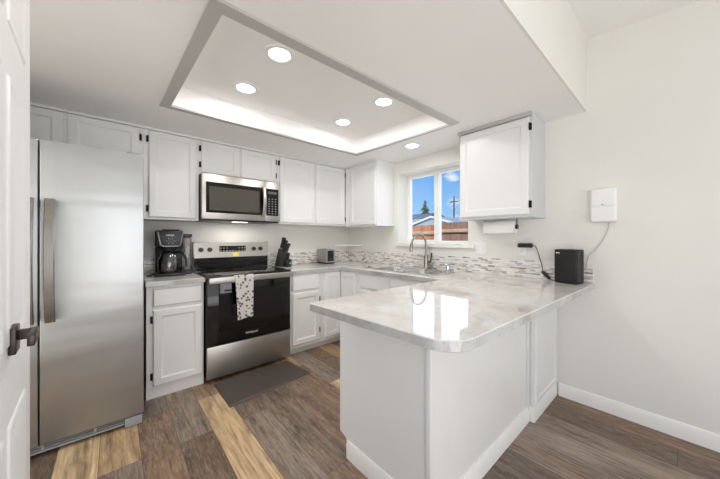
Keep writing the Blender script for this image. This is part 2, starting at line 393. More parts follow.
# ------------------------------------------------------------------ mesh helpers
class MB:
    def __init__(self):
        self.bm = bmesh.new()
    def _merge(self, b, mi=0):
        for f in b.faces:
            f.material_index = mi
        me = bpy.data.meshes.new('tmp')
        b.to_mesh(me)
        b.free()
        self.bm.from_mesh(me)
        bpy.data.meshes.remove(me)
        return self
    def box(self, x0, x1, y0, y1, z0, z1, bev=0.0, seg=2, mi=0, rot=None):
        b = bmesh.new()
        bmesh.ops.create_cube(b, size=1.0)
        for v in b.verts:
            v.co = Vector(((x0 + x1) / 2 + v.co.x * (x1 - x0), (y0 + y1) / 2 + v.co.y * (y1 - y0), (z0 + z1) / 2 + v.co.z * (z1 - z0)))
        if bev > 0:
            bmesh.ops.bevel(b, geom=list(b.edges), offset=bev, segments=seg, profile=0.5, affect='EDGES')
        if rot:
            bmesh.ops.transform(b, matrix=rot, verts=b.verts)
        return self._merge(b, mi)
    def cyl(self, p0, p1, r0, r1=None, seg=24, mi=0, cap=True):
        r1 = r0 if r1 is None else r1
        p0, p1 = Vector(p0), Vector(p1)
        d = p1 - p0
        b = bmesh.new()
        bmesh.ops.create_cone(b, cap_ends=cap, segments=seg, radius1=r0, radius2=r1, depth=d.length)
        q = Vector((0, 0, 1)).rotation_difference(d.normalized()).to_matrix().to_4x4()
        bmesh.ops.transform(b, matrix=Matrix.Translation((p0 + p1) / 2) @ q, verts=b.verts)
        return self._merge(b, mi)
    def tube(self, pts, r, seg=10, mi=0):
        pts = [Vector(p) for p in pts]
        b = bmesh.new()
        rings = []
        prev = None
        for i, p in enumerate(pts):
            if i == 0:
                d = pts[1] - p
            elif i == len(pts) - 1:
                d = p - pts[i - 1]
            else:
                d = pts[i + 1] - pts[i - 1]
            d.normalize()
            if prev is None:
                a = d.orthogonal().normalized()
            else:
                a = (prev - d * prev.dot(d))
                a = a.normalized() if a.length > 1e-6 else d.orthogonal().normalized()
            prev = a
            c = d.cross(a)
            rr = r[i] if isinstance(r, (list, tuple)) else r
            rings.append([b.verts.new(p + (a * math.cos(2 * PI * k / seg) + c * math.sin(2 * PI * k / seg)) * rr) for k in range(seg)])
        for i in range(len(rings) - 1):
            for k in range(seg):
                b.faces.new((rings[i][k], rings[i][(k + 1) % seg], rings[i + 1][(k + 1) % seg], rings[i + 1][k]))
        b.faces.new(rings[0][::-1])
        b.faces.new(rings[-1])
        return self._merge(b, mi)
    def lathe(self, prof, c=(0, 0, 0), seg=32, mi=0, rot=None):
        b = bmesh.new()
        rings = []
        for (r, z) in prof:
            if r < 1e-6:
                rings.append([b.verts.new((0, 0, z))])
            else:
                rings.append([b.verts.new((r * math.cos(2 * PI * k / seg), r * math.sin(2 * PI * k / seg), z)) for k in range(seg)])
        for A, B in zip(rings, rings[1:]):
            for k in range(seg):
                k2 = (k + 1) % seg
                if len(A) == 1 and len(B) == 1:
                    continue
                if len(A) == 1:
                    b.faces.new((A[0], B[k2], B[k]))
                elif len(B) == 1:
                    b.faces.new((A[k], A[k2], B[0]))
                else:
                    b.faces.new((A[k], A[k2], B[k2], B[k]))
        mt = Matrix.Translation(c)
        if rot:
            mt = mt @ rot
        bmesh.ops.transform(b, matrix=mt, verts=b.verts)
        return self._merge(b, mi)
    def loops(self, loops, mi=0, cap0=True, cap1=True):
        b = bmesh.new()
        R = [[b.verts.new(p) for p in L] for L in loops]
        n = len(R[0])
        for A, B in zip(R, R[1:]):
            for k in range(n):
                b.faces.new((A[k], A[(k + 1) % n], B[(k + 1) % n], B[k]))
        if cap0:
            b.faces.new(R[0][::-1])
        if cap1:
            b.faces.new(R[-1])
        return self._merge(b, mi)
    def slab(self, outer, holes, z0, z1, ease=0.004, mi=0, edge_mi=None):
        """polygon plate with holes, eased top and bottom outer edge"""
        b = bmesh.new()
        def offs(poly, d):
            n = len(poly)
            area = sum(poly[i][0] * poly[(i + 1) % n][1] - poly[(i + 1) % n][0] * poly[i][1] for i in range(n))
            s = 1 if area > 0 else -1
            res = []
            for i in range(n):
                p0, p1, p2 = Vector(poly[i - 1]), Vector(poly[i]), Vector(poly[(i + 1) % n])
                e1, e2 = (p1 - p0).normalized(), (p2 - p1).normalized()
                n1, n2 = Vector((-e1.y, e1.x)) * s, Vector((-e2.y, e2.x)) * s
                m = (n1 + n2)
                m = m / max(0.3, m.length_squared / 2)
                res.append(p1 + m * d)
            return res
        O_in = offs(outer, ease)
        rings = [(O_in, z0), (outer, z0 + ease), (outer, z1 - ease), (O_in, z1)]
        V = [[b.verts.new((p[0], p[1], z)) for p in P] for P, z in rings]
        n = len(outer)
        for A, B in zip(V, V[1:]):
            for k in range(n):
                b.faces.new((A[k], A[(k + 1) % n], B[(k + 1) % n], B[k]))
        HV = []
        for H in holes:
            lo = [b.verts.new((p[0], p[1], z0)) for p in H]
            hi = [b.verts.new((p[0], p[1], z1)) for p in H]
            for k in range(len(H)):
                b.faces.new((lo[k], lo[(k + 1) % len(H)], hi[(k + 1) % len(H)], hi[k]))
            HV.append((lo, hi))
        for idx, ring in ((0, V[0]), (1, V[3])):
            es = []
            for L in [ring] + [hv[idx] for hv in HV]:
                for k in range(len(L)):
                    e = b.edges.get((L[k], L[(k + 1) % len(L)]))
                    es.append(e or b.edges.new((L[k], L[(k + 1) % len(L)])))
            bmesh.ops.triangle_fill(b, use_beauty=True, use_dissolve=False, edges=es, normal=(0, 0, 1 if idx else -1))
        if edge_mi is not None:
            for f in b.faces:
                f.material_index = mi
            b.normal_update()
            me = bpy.data.meshes.new('tmp')
            for f in b.faces:
                f.material_index = edge_mi if abs(f.normal.z) < 0.5 else mi
            b.to_mesh(me)
            b.free()
            self.bm.from_mesh(me)
            bpy.data.meshes.remove(me)
            return self
        return self._merge(b, mi)
    def grid(self, rows, thick=0.0, mi=0):
        b = bmesh.new()
        V = [[b.verts.new(p) for p in r] for r in rows]
        for i in range(len(V) - 1):
            for j in range(len(V[0]) - 1):
                b.faces.new((V[i][j], V[i][j + 1], V[i + 1][j + 1], V[i + 1][j]))
        if thick:
            bmesh.ops.solidify(b, geom=list(b.faces), thickness=thick)
        return self._merge(b, mi)
    def text(self, body, size, origin, face='-y', extrude=0.0004, mi=0):
        cu = bpy.data.curves.new('tmp_text', 'FONT')
        cu.body = body
        cu.size = size
        cu.extrude = extrude
        cu.align_x = 'CENTER'
        cu.align_y = 'CENTER'
        ob = bpy.data.objects.new('tmp_text', cu)
        COL.objects.link(ob)
        dg = bpy.context.evaluated_depsgraph_get()
        me = bpy.data.meshes.new_from_object(ob.evaluated_get(dg))
        bpy.data.objects.remove(ob)
        bpy.data.curves.remove(cu)
        ox, oy, oz = origin
        for v in me.vertices:
            x, y, z = v.co
            if face == '-y':
                v.co = (ox + x, oy - z, oz + y)
            else:
                v.co = (ox - z, oy - x, oz + y)
        b = bmesh.new()
        b.from_mesh(me)
        bpy.data.meshes.remove(me)
        return self._merge(b, mi)

LOCAL = set()
def _finish(name, mb, mats, shift, recalc=True):
    me = bpy.data.meshes.new(name)
    bm = mb.bm
    if recalc:
        bmesh.ops.recalc_face_normals(bm, faces=bm.faces)
    for v in bm.verts:
        v.co -= shift
    for f in bm.faces:
        f.smooth = True
    bm.to_mesh(me)
    bm.free()
    me.set_sharp_from_angle(angle=math.radians(38))
    for m in (mats if isinstance(mats, (list, tuple)) else [mats]):
        me.materials.append(M[m])
    o = bpy.data.objects.new(name, me)
    COL.objects.link(o)
    return o

def top(o):
    while o.parent:
        o = o.parent
    return o

def thing(name, label, cat, loc=(0, 0, 0), group=None, rz=0.0, local=False):
    o = bpy.data.objects.new(name, None)
    COL.objects.link(o)
    o.empty_display_size = 0.05
    o.location = loc
    o.rotation_euler = (0, 0, rz)
    o['label'] = label
    o['category'] = cat
    if group:
        o['group'] = group
    if local:
        LOCAL.add(o.name)
    return o

def part(name, mb, mats, parent, label=None):
    r = top(parent)
    shift = Vector((0, 0, 0)) if r.name in LOCAL else Vector(r.location)
    o = _finish(name, mb, mats, shift)
    o.parent = parent
    if label:
        o['label'] = label
    return o

def solo(name, mb, mats, label, cat, group=None):
    xs = [v.co for v in mb.bm.verts]
    c = Vector(((min(p.x for p in xs) + max(p.x for p in xs)) / 2, (min(p.y for p in xs) + max(p.y for p in xs)) / 2, min(p.z for p in xs)))
    o = _finish(name, mb, mats, c)
    o.location = c
    o['label'] = label
    o['category'] = cat
    if group:
        o['group'] = group
    return o

def struct(name, mb, mats, label, cat, parent=None):
    o = _finish(name, mb, mats, Vector((0, 0, 0)))
    if parent:
        o.parent = parent
    else:
        o['kind'] = 'structure'
        o['label'] = label
        o['category'] = cat
    return o

def copy_tree(o, parent=None):
    c = o.copy()
    COL.objects.link(c)
    c.parent = parent
    if o.name in LOCAL:
        LOCAL.add(c.name)
    for ch in list(o.children):
        copy_tree(ch, c)
    return c

def rrect(x0, x1, y0, y1, r, n=6):
    pts = []
    for (cx, cy, a0) in ((x1 - r, y1 - r, 0), (x0 + r, y1 - r, 90), (x0 + r, y0 + r, 180), (x1 - r, y0 + r, 270)):
        for k in range(n + 1):
            a = math.radians(a0 + 90 * k / n)
            pts.append((cx + r * math.cos(a), cy + r * math.sin(a)))
    return pts

# ------------------------------------------------------------------ setting
CZ = 2.2          # kitchen ceiling
RZ = 2.35         # raised tray ceiling
XL = -3.48        # left wall
YF = -6.2         # wall behind the camera
SO = -2.835       # soffit face
struct('floor', MB().box(-4.4, 0.0, YF - 0.1, 0.0, -0.08, 0.0), 'floor', 'brown and grey wood plank vinyl floor', 'floor')
struct('wall_back', MB().box(XL - 0.12, 0.24, 0.0, 0.12, 0, 3.1), 'wall', 'greige wall behind the range and upper cabinets', 'wall')
wy0, wy1, wz0, wz1 = -1.906, -0.985, 1.18, 2.05
w = MB()
w.box(0, 0.24, YF - 0.12, wy0, 0, 3.1)
w.box(0, 0.24, wy1, 0.0, 0, 3.1)
w.box(0, 0.24, wy0, wy1, 0, wz0)
w.box(0, 0.24, wy0, wy1, wz1, 3.1)
bmesh.ops.remove_doubles(w.bm, verts=w.bm.verts, dist=1e-5)
struct('wall_right', w, 'wall', 'greige wall with the window over the sink', 'wall')
w = MB()
py0, py1, pz1 = -4.72, -2.98, 2.2
w.box(XL - 0.12, XL, YF, py0, 0, 3.1)
w.box(XL - 0.12, XL, py1, SO + 0.11, 0, 3.1)
hy0, hy1 = SO + 0.11, -1.12
w.box(XL - 0.12, XL, hy1, 0.0, 0, 3.1)
w.box(XL - 0.12, XL, hy0, hy1, 2.06, 3.1)
w.box(XL - 0.12, XL, py0, py1, pz1, 3.1)
struct('wall_left', w, 'wall', 'greige wall behind the refrigerator side', 'wall')
struct('wall_hall', MB().box(-4.4, -2.875, SO, SO + 0.109, 0, CZ).box(-4.4, -4.3, SO + 0.109, 0, 0, CZ).box(-4.3, XL - 0.121, hy1 + 0.01, hy1 + 0.1, 0, CZ).box(-4.4, XL - 0.121, SO, hy1 + 0.1, CZ, CZ + 0.1), 'wall', 'short wall the white door hangs on', 'wall')
w = MB()
px0, px1, pa, pb = -2.12, -0.92, 0.55, 2.15
w.box(XL - 0.12, px0, YF - 0.12, YF, 0, 3.1)
w.box(px1, 0.24, YF - 0.12, YF, 0, 3.1)
w.box(px0, px1, YF - 0.12, YF, pb, 3.1)
w.box(px0, px1, YF - 0.12, YF, 0, pa)
struct('wall_front', w, 'wall', 'wall behind the camera with window', 'wall')

# kitchen ceiling with the raised tray
tray_in = [(-2.369, -0.93), (-2.330, -2.05), (-0.575, -2.05), (-0.642, -0.93)]
tray_out = [(-2.430, -0.882), (-2.388, -2.112), (-0.549, -2.118), (-0.640 + 0.05, -0.882)]
c = MB()
c.slab([(XL, SO), (0, SO), (0, 0), (XL, 0)], [tray_in], CZ, CZ + 0.3, 0.0002)
c.box(-2.42, -0.54, -2.1, -0.88, RZ, CZ + 0.29)
struct('ceiling', c, 'ceiling', 'low white kitchen ceiling with a raised tray', 'ceiling')
# soffit face where the low kitchen ceiling ends, and the higher sloping ceiling
struct('wall_soffit', MB().box(XL, 0, SO - 0.012, SO, CZ, 3.1), 'wall', 'white soffit face above the peninsula', 'wall')
hc = MB()
def hz(y):
    return 2.742 + (y - SO) * 0.10
hc.loops([[(XL, SO, hz(SO)), (0, SO, hz(SO)), (0, YF, hz(YF)), (XL, YF, hz(YF))], [(XL, SO, hz(SO) + 0.1), (0, SO, hz(SO) + 0.1), (0, YF, hz(YF) + 0.1), (XL, YF, hz(YF) + 0.1)]])
struct('ceiling_dining', hc, 'ceiling', 'higher sloping ceiling beyond the soffit', 'ceiling')

# flat trim frame around the tray opening
t = MB()
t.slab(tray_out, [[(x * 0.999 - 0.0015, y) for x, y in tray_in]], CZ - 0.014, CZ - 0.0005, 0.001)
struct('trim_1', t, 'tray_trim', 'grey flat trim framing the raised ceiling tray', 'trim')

# baseboards
def baseboard(mb, p0, p1, nrm, h=0.098, th=0.013):
    p0, p1, nrm = Vector(p0), Vector(p1), Vector(nrm)
    def lp(p):
        return [(p.x, p.y, 0), (p.x + nrm.x * th, p.y + nrm.y * th, 0), (p.x + nrm.x * th, p.y + nrm.y * th, h - 0.018),
                (p.x + nrm.x * th * 0.45, p.y + nrm.y * th * 0.45, h), (p.x, p.y, h)]
    mb.loops([lp(p0), lp(p1)])
    return mb
struct('baseboard_right', baseboard(MB(), (0, -2.672), (0, YF), (-1, 0)), 'trim', 'white baseboard along the right wall', 'baseboard')
struct('baseboard_back', baseboard(MB(), (XL, YF + 0.001), (-0.014, YF + 0.001), (0, 1)), 'trim', 'white baseboard behind the camera', 'baseboard')

# scribe strips between cabinet tops and ceiling
struct('trim_2', MB().box(XL + 0.005, -0.33, -0.333, -0.3065, 2.181, CZ - 0.0005, 0.002), 'cab', 'thin strip above the range wall cabinets', 'trim')
struct('trim_3', MB().box(-0.333, -0.3065, -0.925, -0.336, 2.181, CZ - 0.0005, 0.002), 'cab', 'thin strip above the corner cabinet', 'trim')
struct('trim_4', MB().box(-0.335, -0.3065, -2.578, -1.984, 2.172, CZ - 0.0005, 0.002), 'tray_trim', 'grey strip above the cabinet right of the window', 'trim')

# window_1 over the sink
fx0, fx1 = 0.185, 0.225
w = MB()
fw = 0.042
w.box(fx0, fx1, wy0, wy1, wz0, wz0 + fw)
w.box(fx0, fx1, wy0, wy1, wz1 - fw, wz1)
w.box(fx0, fx1, wy0, wy0 + fw, wz0 + fw, wz1 - fw)
w.box(fx0, fx1, wy1 - fw, wy1, wz0 + fw, wz1 - fw)
win = struct('window_1', w, 'vinyl', 'white vinyl sliding window above the sink', 'window')
w = MB()
w.box(fx0 - 0.012, fx1 - 0.003, -1.462, -1.405, wz0 + 0.03, wz1 - 0.03, 0.004)
struct('mullion', w, 'vinyl', '', '', win)
w = MB()
w.box(fx0 - 0.008, fx1 - 0.008, -1.405, -1.388, wz0 + 0.036, wz1 - 0.036, 0.003)
w.box(fx0 - 0.006, fx1 - 0.006, -1.405, wy1 - fw, wz0 + 0.03, wz0 + 0.052, 0.003)
struct('sash', w, 'vinyl', '', '', win)
struct('latch', MB().box(fx0 - 0.026, fx0 - 0.012, -1.445, -1.428, 1.56, 1.62, 0.003), 'vinyl', '', '', win)
struct('pane', MB().box(0.205, 0.209, -1.40, wy1 - fw + 0.004, wz0 + fw - 0.004, wz1 - fw + 0.004), 'glass', '', '', win)
struct('pane', MB().box(0.213, 0.217, wy0 + fw - 0.004, -1.46, wz0 + fw - 0.004, wz1 - fw + 0.004), 'glass', '', '', win)
w = MB().box(-0.032, fx0 - 0.014, wy0 + 0.001, wy1 - 0.001, wz0 + 0.0005, wz0 + 0.006, 0.0)
w.box(-0.032, -0.001, -1.98, -0.972, 1.15, 1.186, 0.004)
struct('window_sill', w, 'trim', '', '', win)

# window_2: unseen patio door added in the left wall for side fill; window_3: window in the wall behind the camera
w = MB()
for (a, b_) in ((py0, py0 + 0.07), (py1 - 0.07, py1), (-3.89, -3.81)):
    w.box(XL - 0.1, XL - 0.05, a, b_, 0.0, pz1, 0.004)
w.box(XL - 0.1, XL - 0.05, py0, py1, 0.0, 0.08, 0.004)
w.box(XL - 0.1, XL - 0.05, py0, py1, pz1 - 0.08, pz1, 0.004)
win2 = struct('window_2', w, 'vinyl', 'added sliding patio door, unseen in the left wall behind the camera', 'window')
struct('pane', MB().box(XL - 0.078, XL - 0.074, py0 + 0.07, py1 - 0.07, 0.08, pz1 - 0.08), 'glass', '', '', win2)
w = MB()
for (a, b_) in ((px0, px0 + 0.06), (px1 - 0.06, px1)):
    w.box(a, b_, YF - 0.1, YF - 0.05, pa, pb, 0.004)
for (a, b_) in ((pa, pa + 0.06), (pb - 0.06, pb)):
    w.box(px0, px1, YF - 0.1, YF - 0.05, a, b_, 0.004)
win3 = struct('window_3', w, 'vinyl', 'window in the wall behind the camera', 'window')
struct('pane', MB().box(px0 + 0.05, px1 - 0.05, YF - 0.078, YF - 0.074, pa + 0.05, pb - 0.05), 'glass', '', '', win3)

# ------------------------------------------------------------------ cabinets
def fmap(face, p):
    if face == '-y':
        return lambda a, d, z: (a, p - d, z)
    if face == '-x':
        return lambda a, d, z: (p - d, a, z)
    return lambda a, d, z: (a, p + d, z)

def panel_loops(X, a0, a1, z0, z1, levels):
    L = []
    for ins, d in levels:
        L.append([X(a0 + ins, d, z0 + ins), X(a1 - ins, d, z0 + ins), X(a1 - ins, d, z1 - ins), X(a0 + ins, d, z1 - ins)])
    return L

def cab_door(parent, face, a0, a1, z0, z1, p, hinge=None, frame=0.052, name='door', flat=False, hz_=None):
    X = fmap(face, p)
    if flat:
        lv = [(0, 0.0005), (0, 0.011), (0.008, 0.019), (0.02, 0.019)]
    else:
        lv = [(0, 0.0005), (0, 0.013), (0.007, 0.019), (frame, 0.019), (frame + 0.006, 0.0125), (frame + 0.014, 0.0105), (frame + 0.018, 0.0105)]
    mb = MB().loops(panel_loops(X, a0, a1, z0, z1, lv))
    d = part(name, mb, 'cab', parent)
    if hinge:
        e = a0 if hinge == 'lo' else a1
        s = -1 if hinge == 'lo' else 1
        for zc in (hz_ or (z0 + 0.075, z1 - 0.075)):
            hb = MB()
            for (ea, eb, da, db) in ((0.0005, 0.017, 0.0005, 0.004), (0.0005, 0.009, 0.004, 0.02)):
                x0, x1 = sorted((e + s * ea, e + s * eb))
                p0, p1 = X(x0, da, zc - 0.026), X(x1, db, zc + 0.026)
                hb.box(min(p0[0], p1[0]), max(p0[0], p1[0]), min(p0[1], p1[1]), max(p0[1], p1[1]), zc - 0.027, zc + 0.027, 0.0015, 1)
            part('hinge', hb, 'hinge', d)
    return d

UF = -0.305   # upper cabinet face plane
UG = 'painted upper cabinets'
BG = 'painted base cabinets'
def upper(label, x0, x1, z0, doors, z1=2.178, depth=UF):
    t = thing('upper_cabinet', label, 'cabinet', ((x0 + x1) / 2, depth / 2, z0), UG)
    part('body', MB().box(x0 + 0.0005, x1 - 0.0005, depth, -0.0015, z0, CZ - 0.002, 0.0015, 1), 'cab', t)
    for (a0, a1, zz0, hg) in doors:
        cab_door(t, '-y', a0, a1, zz0, z1, depth, hg)
    return t
upper('white cabinet above the refrigerator with two doors', XL + 0.004, -2.487, 1.83, [(-3.44, -2.957, 1.85, 'lo'), (-2.934, -2.512, 1.85, 'hi')])
upper('tall single-door white cabinet between refrigerator and microwave', -2.487, -2.068, 1.414, [(-2.45, -2.09, 1.432, 'lo')])
upper('short two-door white cabinet directly above the microwave', -2.068, -1.28, 1.862, [(-2.05, -1.702, 1.876, 'lo'), (-1.684, -1.306, 1.876, 'hi')])
upper('two-door white wall cabinet right of the microwave', -1.28, -0.306, 1.414, [(-1.258, -0.796, 1.432, 'lo'), (-0.776, -0.322, 1.432, 'hi')])

t = thing('upper_cabinet', 'white corner wall cabinet left of the window', 'cabinet', (-0.15, -0.6, 1.4), UG)
part('body', MB().box(-0.305, -0.0015, -0.922, -0.3065, 1.40, CZ - 0.002, 0.0015, 1), 'cab', t)
cab_door(t, '-x', -0.905, -0.43, 1.418, 2.178, -0.305, None)
part('filler_strip', MB().box(-0.3155, -0.3055, -0.42, -0.328, 1.414, 2.178, 0.001, 1), 'cab', t)

t = thing('upper_cabinet', 'white wall cabinet right of the window, above paper towels', 'cabinet', (-0.15, -2.28, 1.41), UG)
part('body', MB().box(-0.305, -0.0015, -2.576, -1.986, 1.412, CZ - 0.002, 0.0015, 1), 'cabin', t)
cab_door(t, '-x', -2.558, -2.0, 1.432, 2.168, -0.305, 'lo')

BF = -0.61
def base_box(t, x0, x1, face_y, y_back, ztop=0.872):
    part('body', MB().box(x0 + 0.0005, x1 - 0.0005, face_y, y_back, 0.075, ztop, 0.0015, 1), 'cab', t)
t = thing('base_cabinet', 'white base cabinet between refrigerator and range', 'cabinet', (-2.29, -0.3, 0), BG)
base_box(t, -2.487, -2.092, BF, -0.0015)
cab_door(t, '-y', -2.445, -2.105, 0.716, 0.852, BF, None, name='drawer', flat=True)
cab_door(t, '-y', -2.445, -2.105, 0.098, 0.69, BF, 'lo')
part('toe_kick', MB().box(-2.487, -2.092, BF + 0.004, -0.02, 0.0, 0.073), 'cab', t)

t = thing('base_cabinet', 'white drawer base cabinet right of the range', 'cabinet', (-1.08, -0.3, 0), BG)
base_box(t, -1.281, -0.876, BF, -0.0015)
cab_door(t, '-y', -1.262, -0.925, 0.69, 0.852, BF, None, name='drawer', flat=True)
cab_door(t, '-y', -1.262, -0.925, 0.112, 0.662, BF, 'hi', hz_=(0.22, 0.57))
part('toe_kick', MB().box(-1.281, -0.876, BF + 0.06, -0.02, 0.0, 0.073), 'cab', t)

t = thing('base_cabinet', 'white corner base cabinet with two-leaf door', 'cabinet', (-0.4, -0.4, 0), BG)
mb = MB()
mb.slab([(-0.8755, -0.0015), (-0.8755, BF), (BF, BF), (BF, -0.905), (-0.0015, -0.905), (-0.0015, -0.0015)], [], 0.075, 0.872, 0.001)
part('body', mb, 'cab', t)
cab_door(t, '-y', -0.842, -0.632, 0.112, 0.852, BF, None, frame=0.045)
cab_door(t, '-x', -0.888, -0.632, 0.112, 0.852, BF, None, frame=0.045)
part('toe_kick', MB().slab([(-0.8755, -0.02), (-0.8755, BF + 0.06), (BF + 0.06, BF + 0.06), (BF + 0.06, -0.905), (-0.02, -0.905), (-0.02, -0.02)], [], 0.0, 0.073, 0.001), 'cab', t)

t = thing('base_cabinet', 'white sink base cabinet with false drawer fronts', 'cabinet', (-0.3, -1.45, 0), BG)
mb = MB()
mb.box(BF, BF + 0.02, -1.90, -0.9065, 0.075, 0.872)
mb.box(BF + 0.02, -0.0015, -0.925, -0.9065, 0.075, 0.872)
mb.box(BF + 0.02, -0.0015, -1.90, -1.882, 0.075, 0.872)
mb.box(BF + 0.02, -0.0015, -1.882, -0.925, 0.075, 0.095)
part('body', mb, 'cab', t)
for (a0, a1) in ((-1.415, -0.975), (-1.88, -1.435)):
    cab_door(t, '-x', a0, a1, 0.71, 0.852, BF, None, name='drawer_front', flat=True)
    cab_door(t, '-x', a0, a1, 0.112, 0.685, BF, None)
part('toe_kick', MB().box(BF + 0.06, -0.02, -1.90, -0.9065, 0.0, 0.073), 'cab', t)

# peninsula cabinet
PX, PN, PI_ = -1.665, -2.62, -1.985
t = thing('peninsula_cabinet', 'white peninsula cabinet under the long marble counter', 'cabinet', (-0.85, -2.3, 0))
part('body', MB().box(PX + 0.012, -0.0015, PN + 0.06, -1.99, 0.10, 0.872), 'cab', t)
part('toe_kick', MB().box(PX + 0.012, -0.0015, PN + 0.06, -2.06, 0.0, 0.0995), 'cab', t)
mb = MB()
ep = [(-1.988, 0.872), (-1.988, 0.118), (-2.045, 0.10), (-2.075, 0.0), (PN + 0.028, 0.0), (PN + 0.028, 0.872)]
mb.loops([[(PX + 0.0115, y, z) for y, z in ep], [(PX, y, z) for y, z in ep]])
part('end_panel', mb, 'cab', t)
mb = MB().box(PX - 0.006, PX + 0.0115, PN - 0.004, PN + 0.024, 0.0, 0.872, 0.002)
part('corner_post', mb, 'cab', t)
mb = MB().box(PX + 0.012, -0.566, PN, PN + 0.0595, 0.0, 0.872, 0.0005, 1)
part('back_panel', mb, 'cab', t)
mb = MB().box(-0.557, -0.539, PN - 0.012, PN + 0.0595, 0.0, 0.872, 0.002)
part('corner_post', mb, 'cab', t)
# framed access panel next to the wall, standing a little proud
mb = MB().box(-0.524, -0.0015, PN - 0.028, PN + 0.0595, 0.0, 0.872, 0.001, 1)
part('side_panel', mb, 'cab', t)
cab_door(t, '-y', -0.512, -0.03, 0.115, 0.862, PN - 0.028, None, name='access_panel', frame=0.032)
mb = MB()
baseboard(mb, (PX, -2.062), (PX, PN - 0.014), (-1, 0), 0.098, 0.012)
baseboard(mb, (PX - 0.013, PN - 0.0005), (-0.545, PN - 0.0005), (0, -1), 0.098, 0.013)
baseboard(mb, (-0.524, PN + 0.01), (-0.524, PN - 0.0285), (-1, 0), 0.098, 0.012)
baseboard(mb, (-0.534, PN - 0.0285), (-0.014, PN - 0.0285), (0, -1), 0.098, 0.013)
part('baseboard', mb, 'trim', t)

# ------------------------------------------------------------------ countertops
CT0, CT1 = 0.8735, 0.914
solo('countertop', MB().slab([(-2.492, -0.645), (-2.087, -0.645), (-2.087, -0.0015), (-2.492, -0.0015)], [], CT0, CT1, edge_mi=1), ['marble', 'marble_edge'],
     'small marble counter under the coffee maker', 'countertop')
def arc(cx, cy, r, a0, a1, n=8):
    return [(cx + r * math.cos(math.radians(a0 + (a1 - a0) * k / n)), cy + r * math.sin(math.radians(a0 + (a1 - a0) * k / n))) for k in range(n + 1)]
ci = -2.035
outl = [(-1.296, -0.0015), (-1.296, -0.645)]
outl += arc(-0.655, -0.655, 0.01, 90, 0, 3)
outl += arc(-0.665, ci + 0.02, 0.02, 0, -90, 4)
outl += arc(-1.908 + 0.02, ci - 0.022, 0.02, 90, 180, 4)
outl += arc(-1.876 + 0.12, -2.858 + 0.12, 0.12, 182, 269, 10)
outl += [(-0.0015, -2.893), (-0.0015, -0.0015)]
SX0, SX1, SY0, SY1 = -0.535, -0.115, -1.86, -1.05
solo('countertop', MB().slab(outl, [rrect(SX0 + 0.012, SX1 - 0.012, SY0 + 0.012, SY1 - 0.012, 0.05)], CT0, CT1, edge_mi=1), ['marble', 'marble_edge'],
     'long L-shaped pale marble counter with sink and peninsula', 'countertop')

# backsplash strips
solo('backsplash', MB().box(-2.486, -2.086, -0.0085, -0.0006, CT1 + 0.0005, 1.064, 0.001, 1), 'mosaic', 'strip mosaic backsplash behind the coffee maker', 'backsplash', 'mosaic backsplash strips')
solo('backsplash', MB().box(-1.296, -0.0006, -0.0085, -0.0006, CT1 + 0.0005, 1.064, 0.001, 1), 'mosaic', 'strip mosaic backsplash behind knife block and toaster', 'backsplash', 'mosaic backsplash strips')
solo('backsplash', MB().box(-0.0085, -0.0006, -2.883, -0.009, CT1 + 0.0005, 1.064, 0.001, 1), 'mosaic', 'long strip mosaic backsplash below the window', 'backsplash', 'mosaic backsplash strips')

# ------------------------------------------------------------------ refrigerator
FX0, FX1, FS = -3.432, -2.520, -2.992
FYF = -0.93
t = thing('refrigerator', 'tall stainless steel side-by-side refrigerator', 'refrigerator', (-2.97, -0.45, 0))
part('body', MB().box(FX0 + 0.004, FX1 - 0.004, -0.855, -0.03, 0.03, 1.785, 0.006), 'darkgrey', t)
def fdoor(name, x0, x1):
    mb = MB()
    prof = rrect(x0, x1, FYF, -0.862, 0.006, 4)
    mb.loops([[(x, y, 0.078) for x, y in prof], [(x, y, 1.808) for x, y in prof]])
    return part(name, mb, 'fridgesteel', t)
d1 = fdoor('freezer_door', FX0, FS - 0.003)
d2 = fdoor('refrigerator_door', FS + 0.003, FX1)
def fhandle(d, xc):
    mb = MB()
    n = 18
    L = []
    for k in range(n + 1):
        f = k / n
        z = 0.772 + f * 0.702
        bow = 0.043 + 0.034 * math.sin(PI * f)
        y = FYF - bow
        hw = 0.0215
        L.append([(xc - hw, y + 0.004, z), (xc - hw + 0.004, y, z), (xc + hw - 0.004, y, z), (xc + hw, y + 0.004, z), (xc + hw, y + 0.012, z), (xc - hw, y + 0.012, z)])
    mb.loops(L)
    for z in (0.80, 1.446):
        mb.box(xc - 0.014, xc + 0.014, FYF - 0.04, FYF + 0.001, z - 0.02, z + 0.02, 0.003)
    part('handle', mb, 'handlesteel', d)
fhandle(d1, -3.026)
fhandle(d2, -2.945)
mb = MB()
mb.box(FX0 + 0.01, FX1 - 0.01, -0.89, -0.857, 0.02, 0.074, 0.002)
part('grille_back', mb, 'black', t)
g = MB()
for k, z in enumerate((0.024, 0.042, 0.058)):
    g.box(FX0 + 0.01, FX1 - 0.10, -0.912, -0.891, z, z + (0.012 if k == 0 else 0.006), 0.001, 1)
for xx in (-3.2, -2.98, -2.76):
    g.box(xx - 0.006, xx + 0.006, -0.91, -0.891, 0.024, 0.066)
part('grille', g, 'greyplastic', t)
part('foot_cover', MB().box(FX1 - 0.098, FX1 - 0.008, -0.922, -0.891, 0.004, 0.066, 0.004), 'greyplastic', t)
for xx in (FX0 + 0.08, FX1 - 0.05):
    for yy in (-0.84, -0.1):
        part('levelling_foot', MB().cyl((xx, yy, 0.0), (xx, yy, 0.03), 0.016), 'black', t)
for xx in (FX1 - 0.09, FX0 + 0.02):
    part('hinge_cover', MB().box(xx, xx + 0.07, -0.90, -0.80, 1.8085, 1.822, 0.003), 'greyplastic', t)

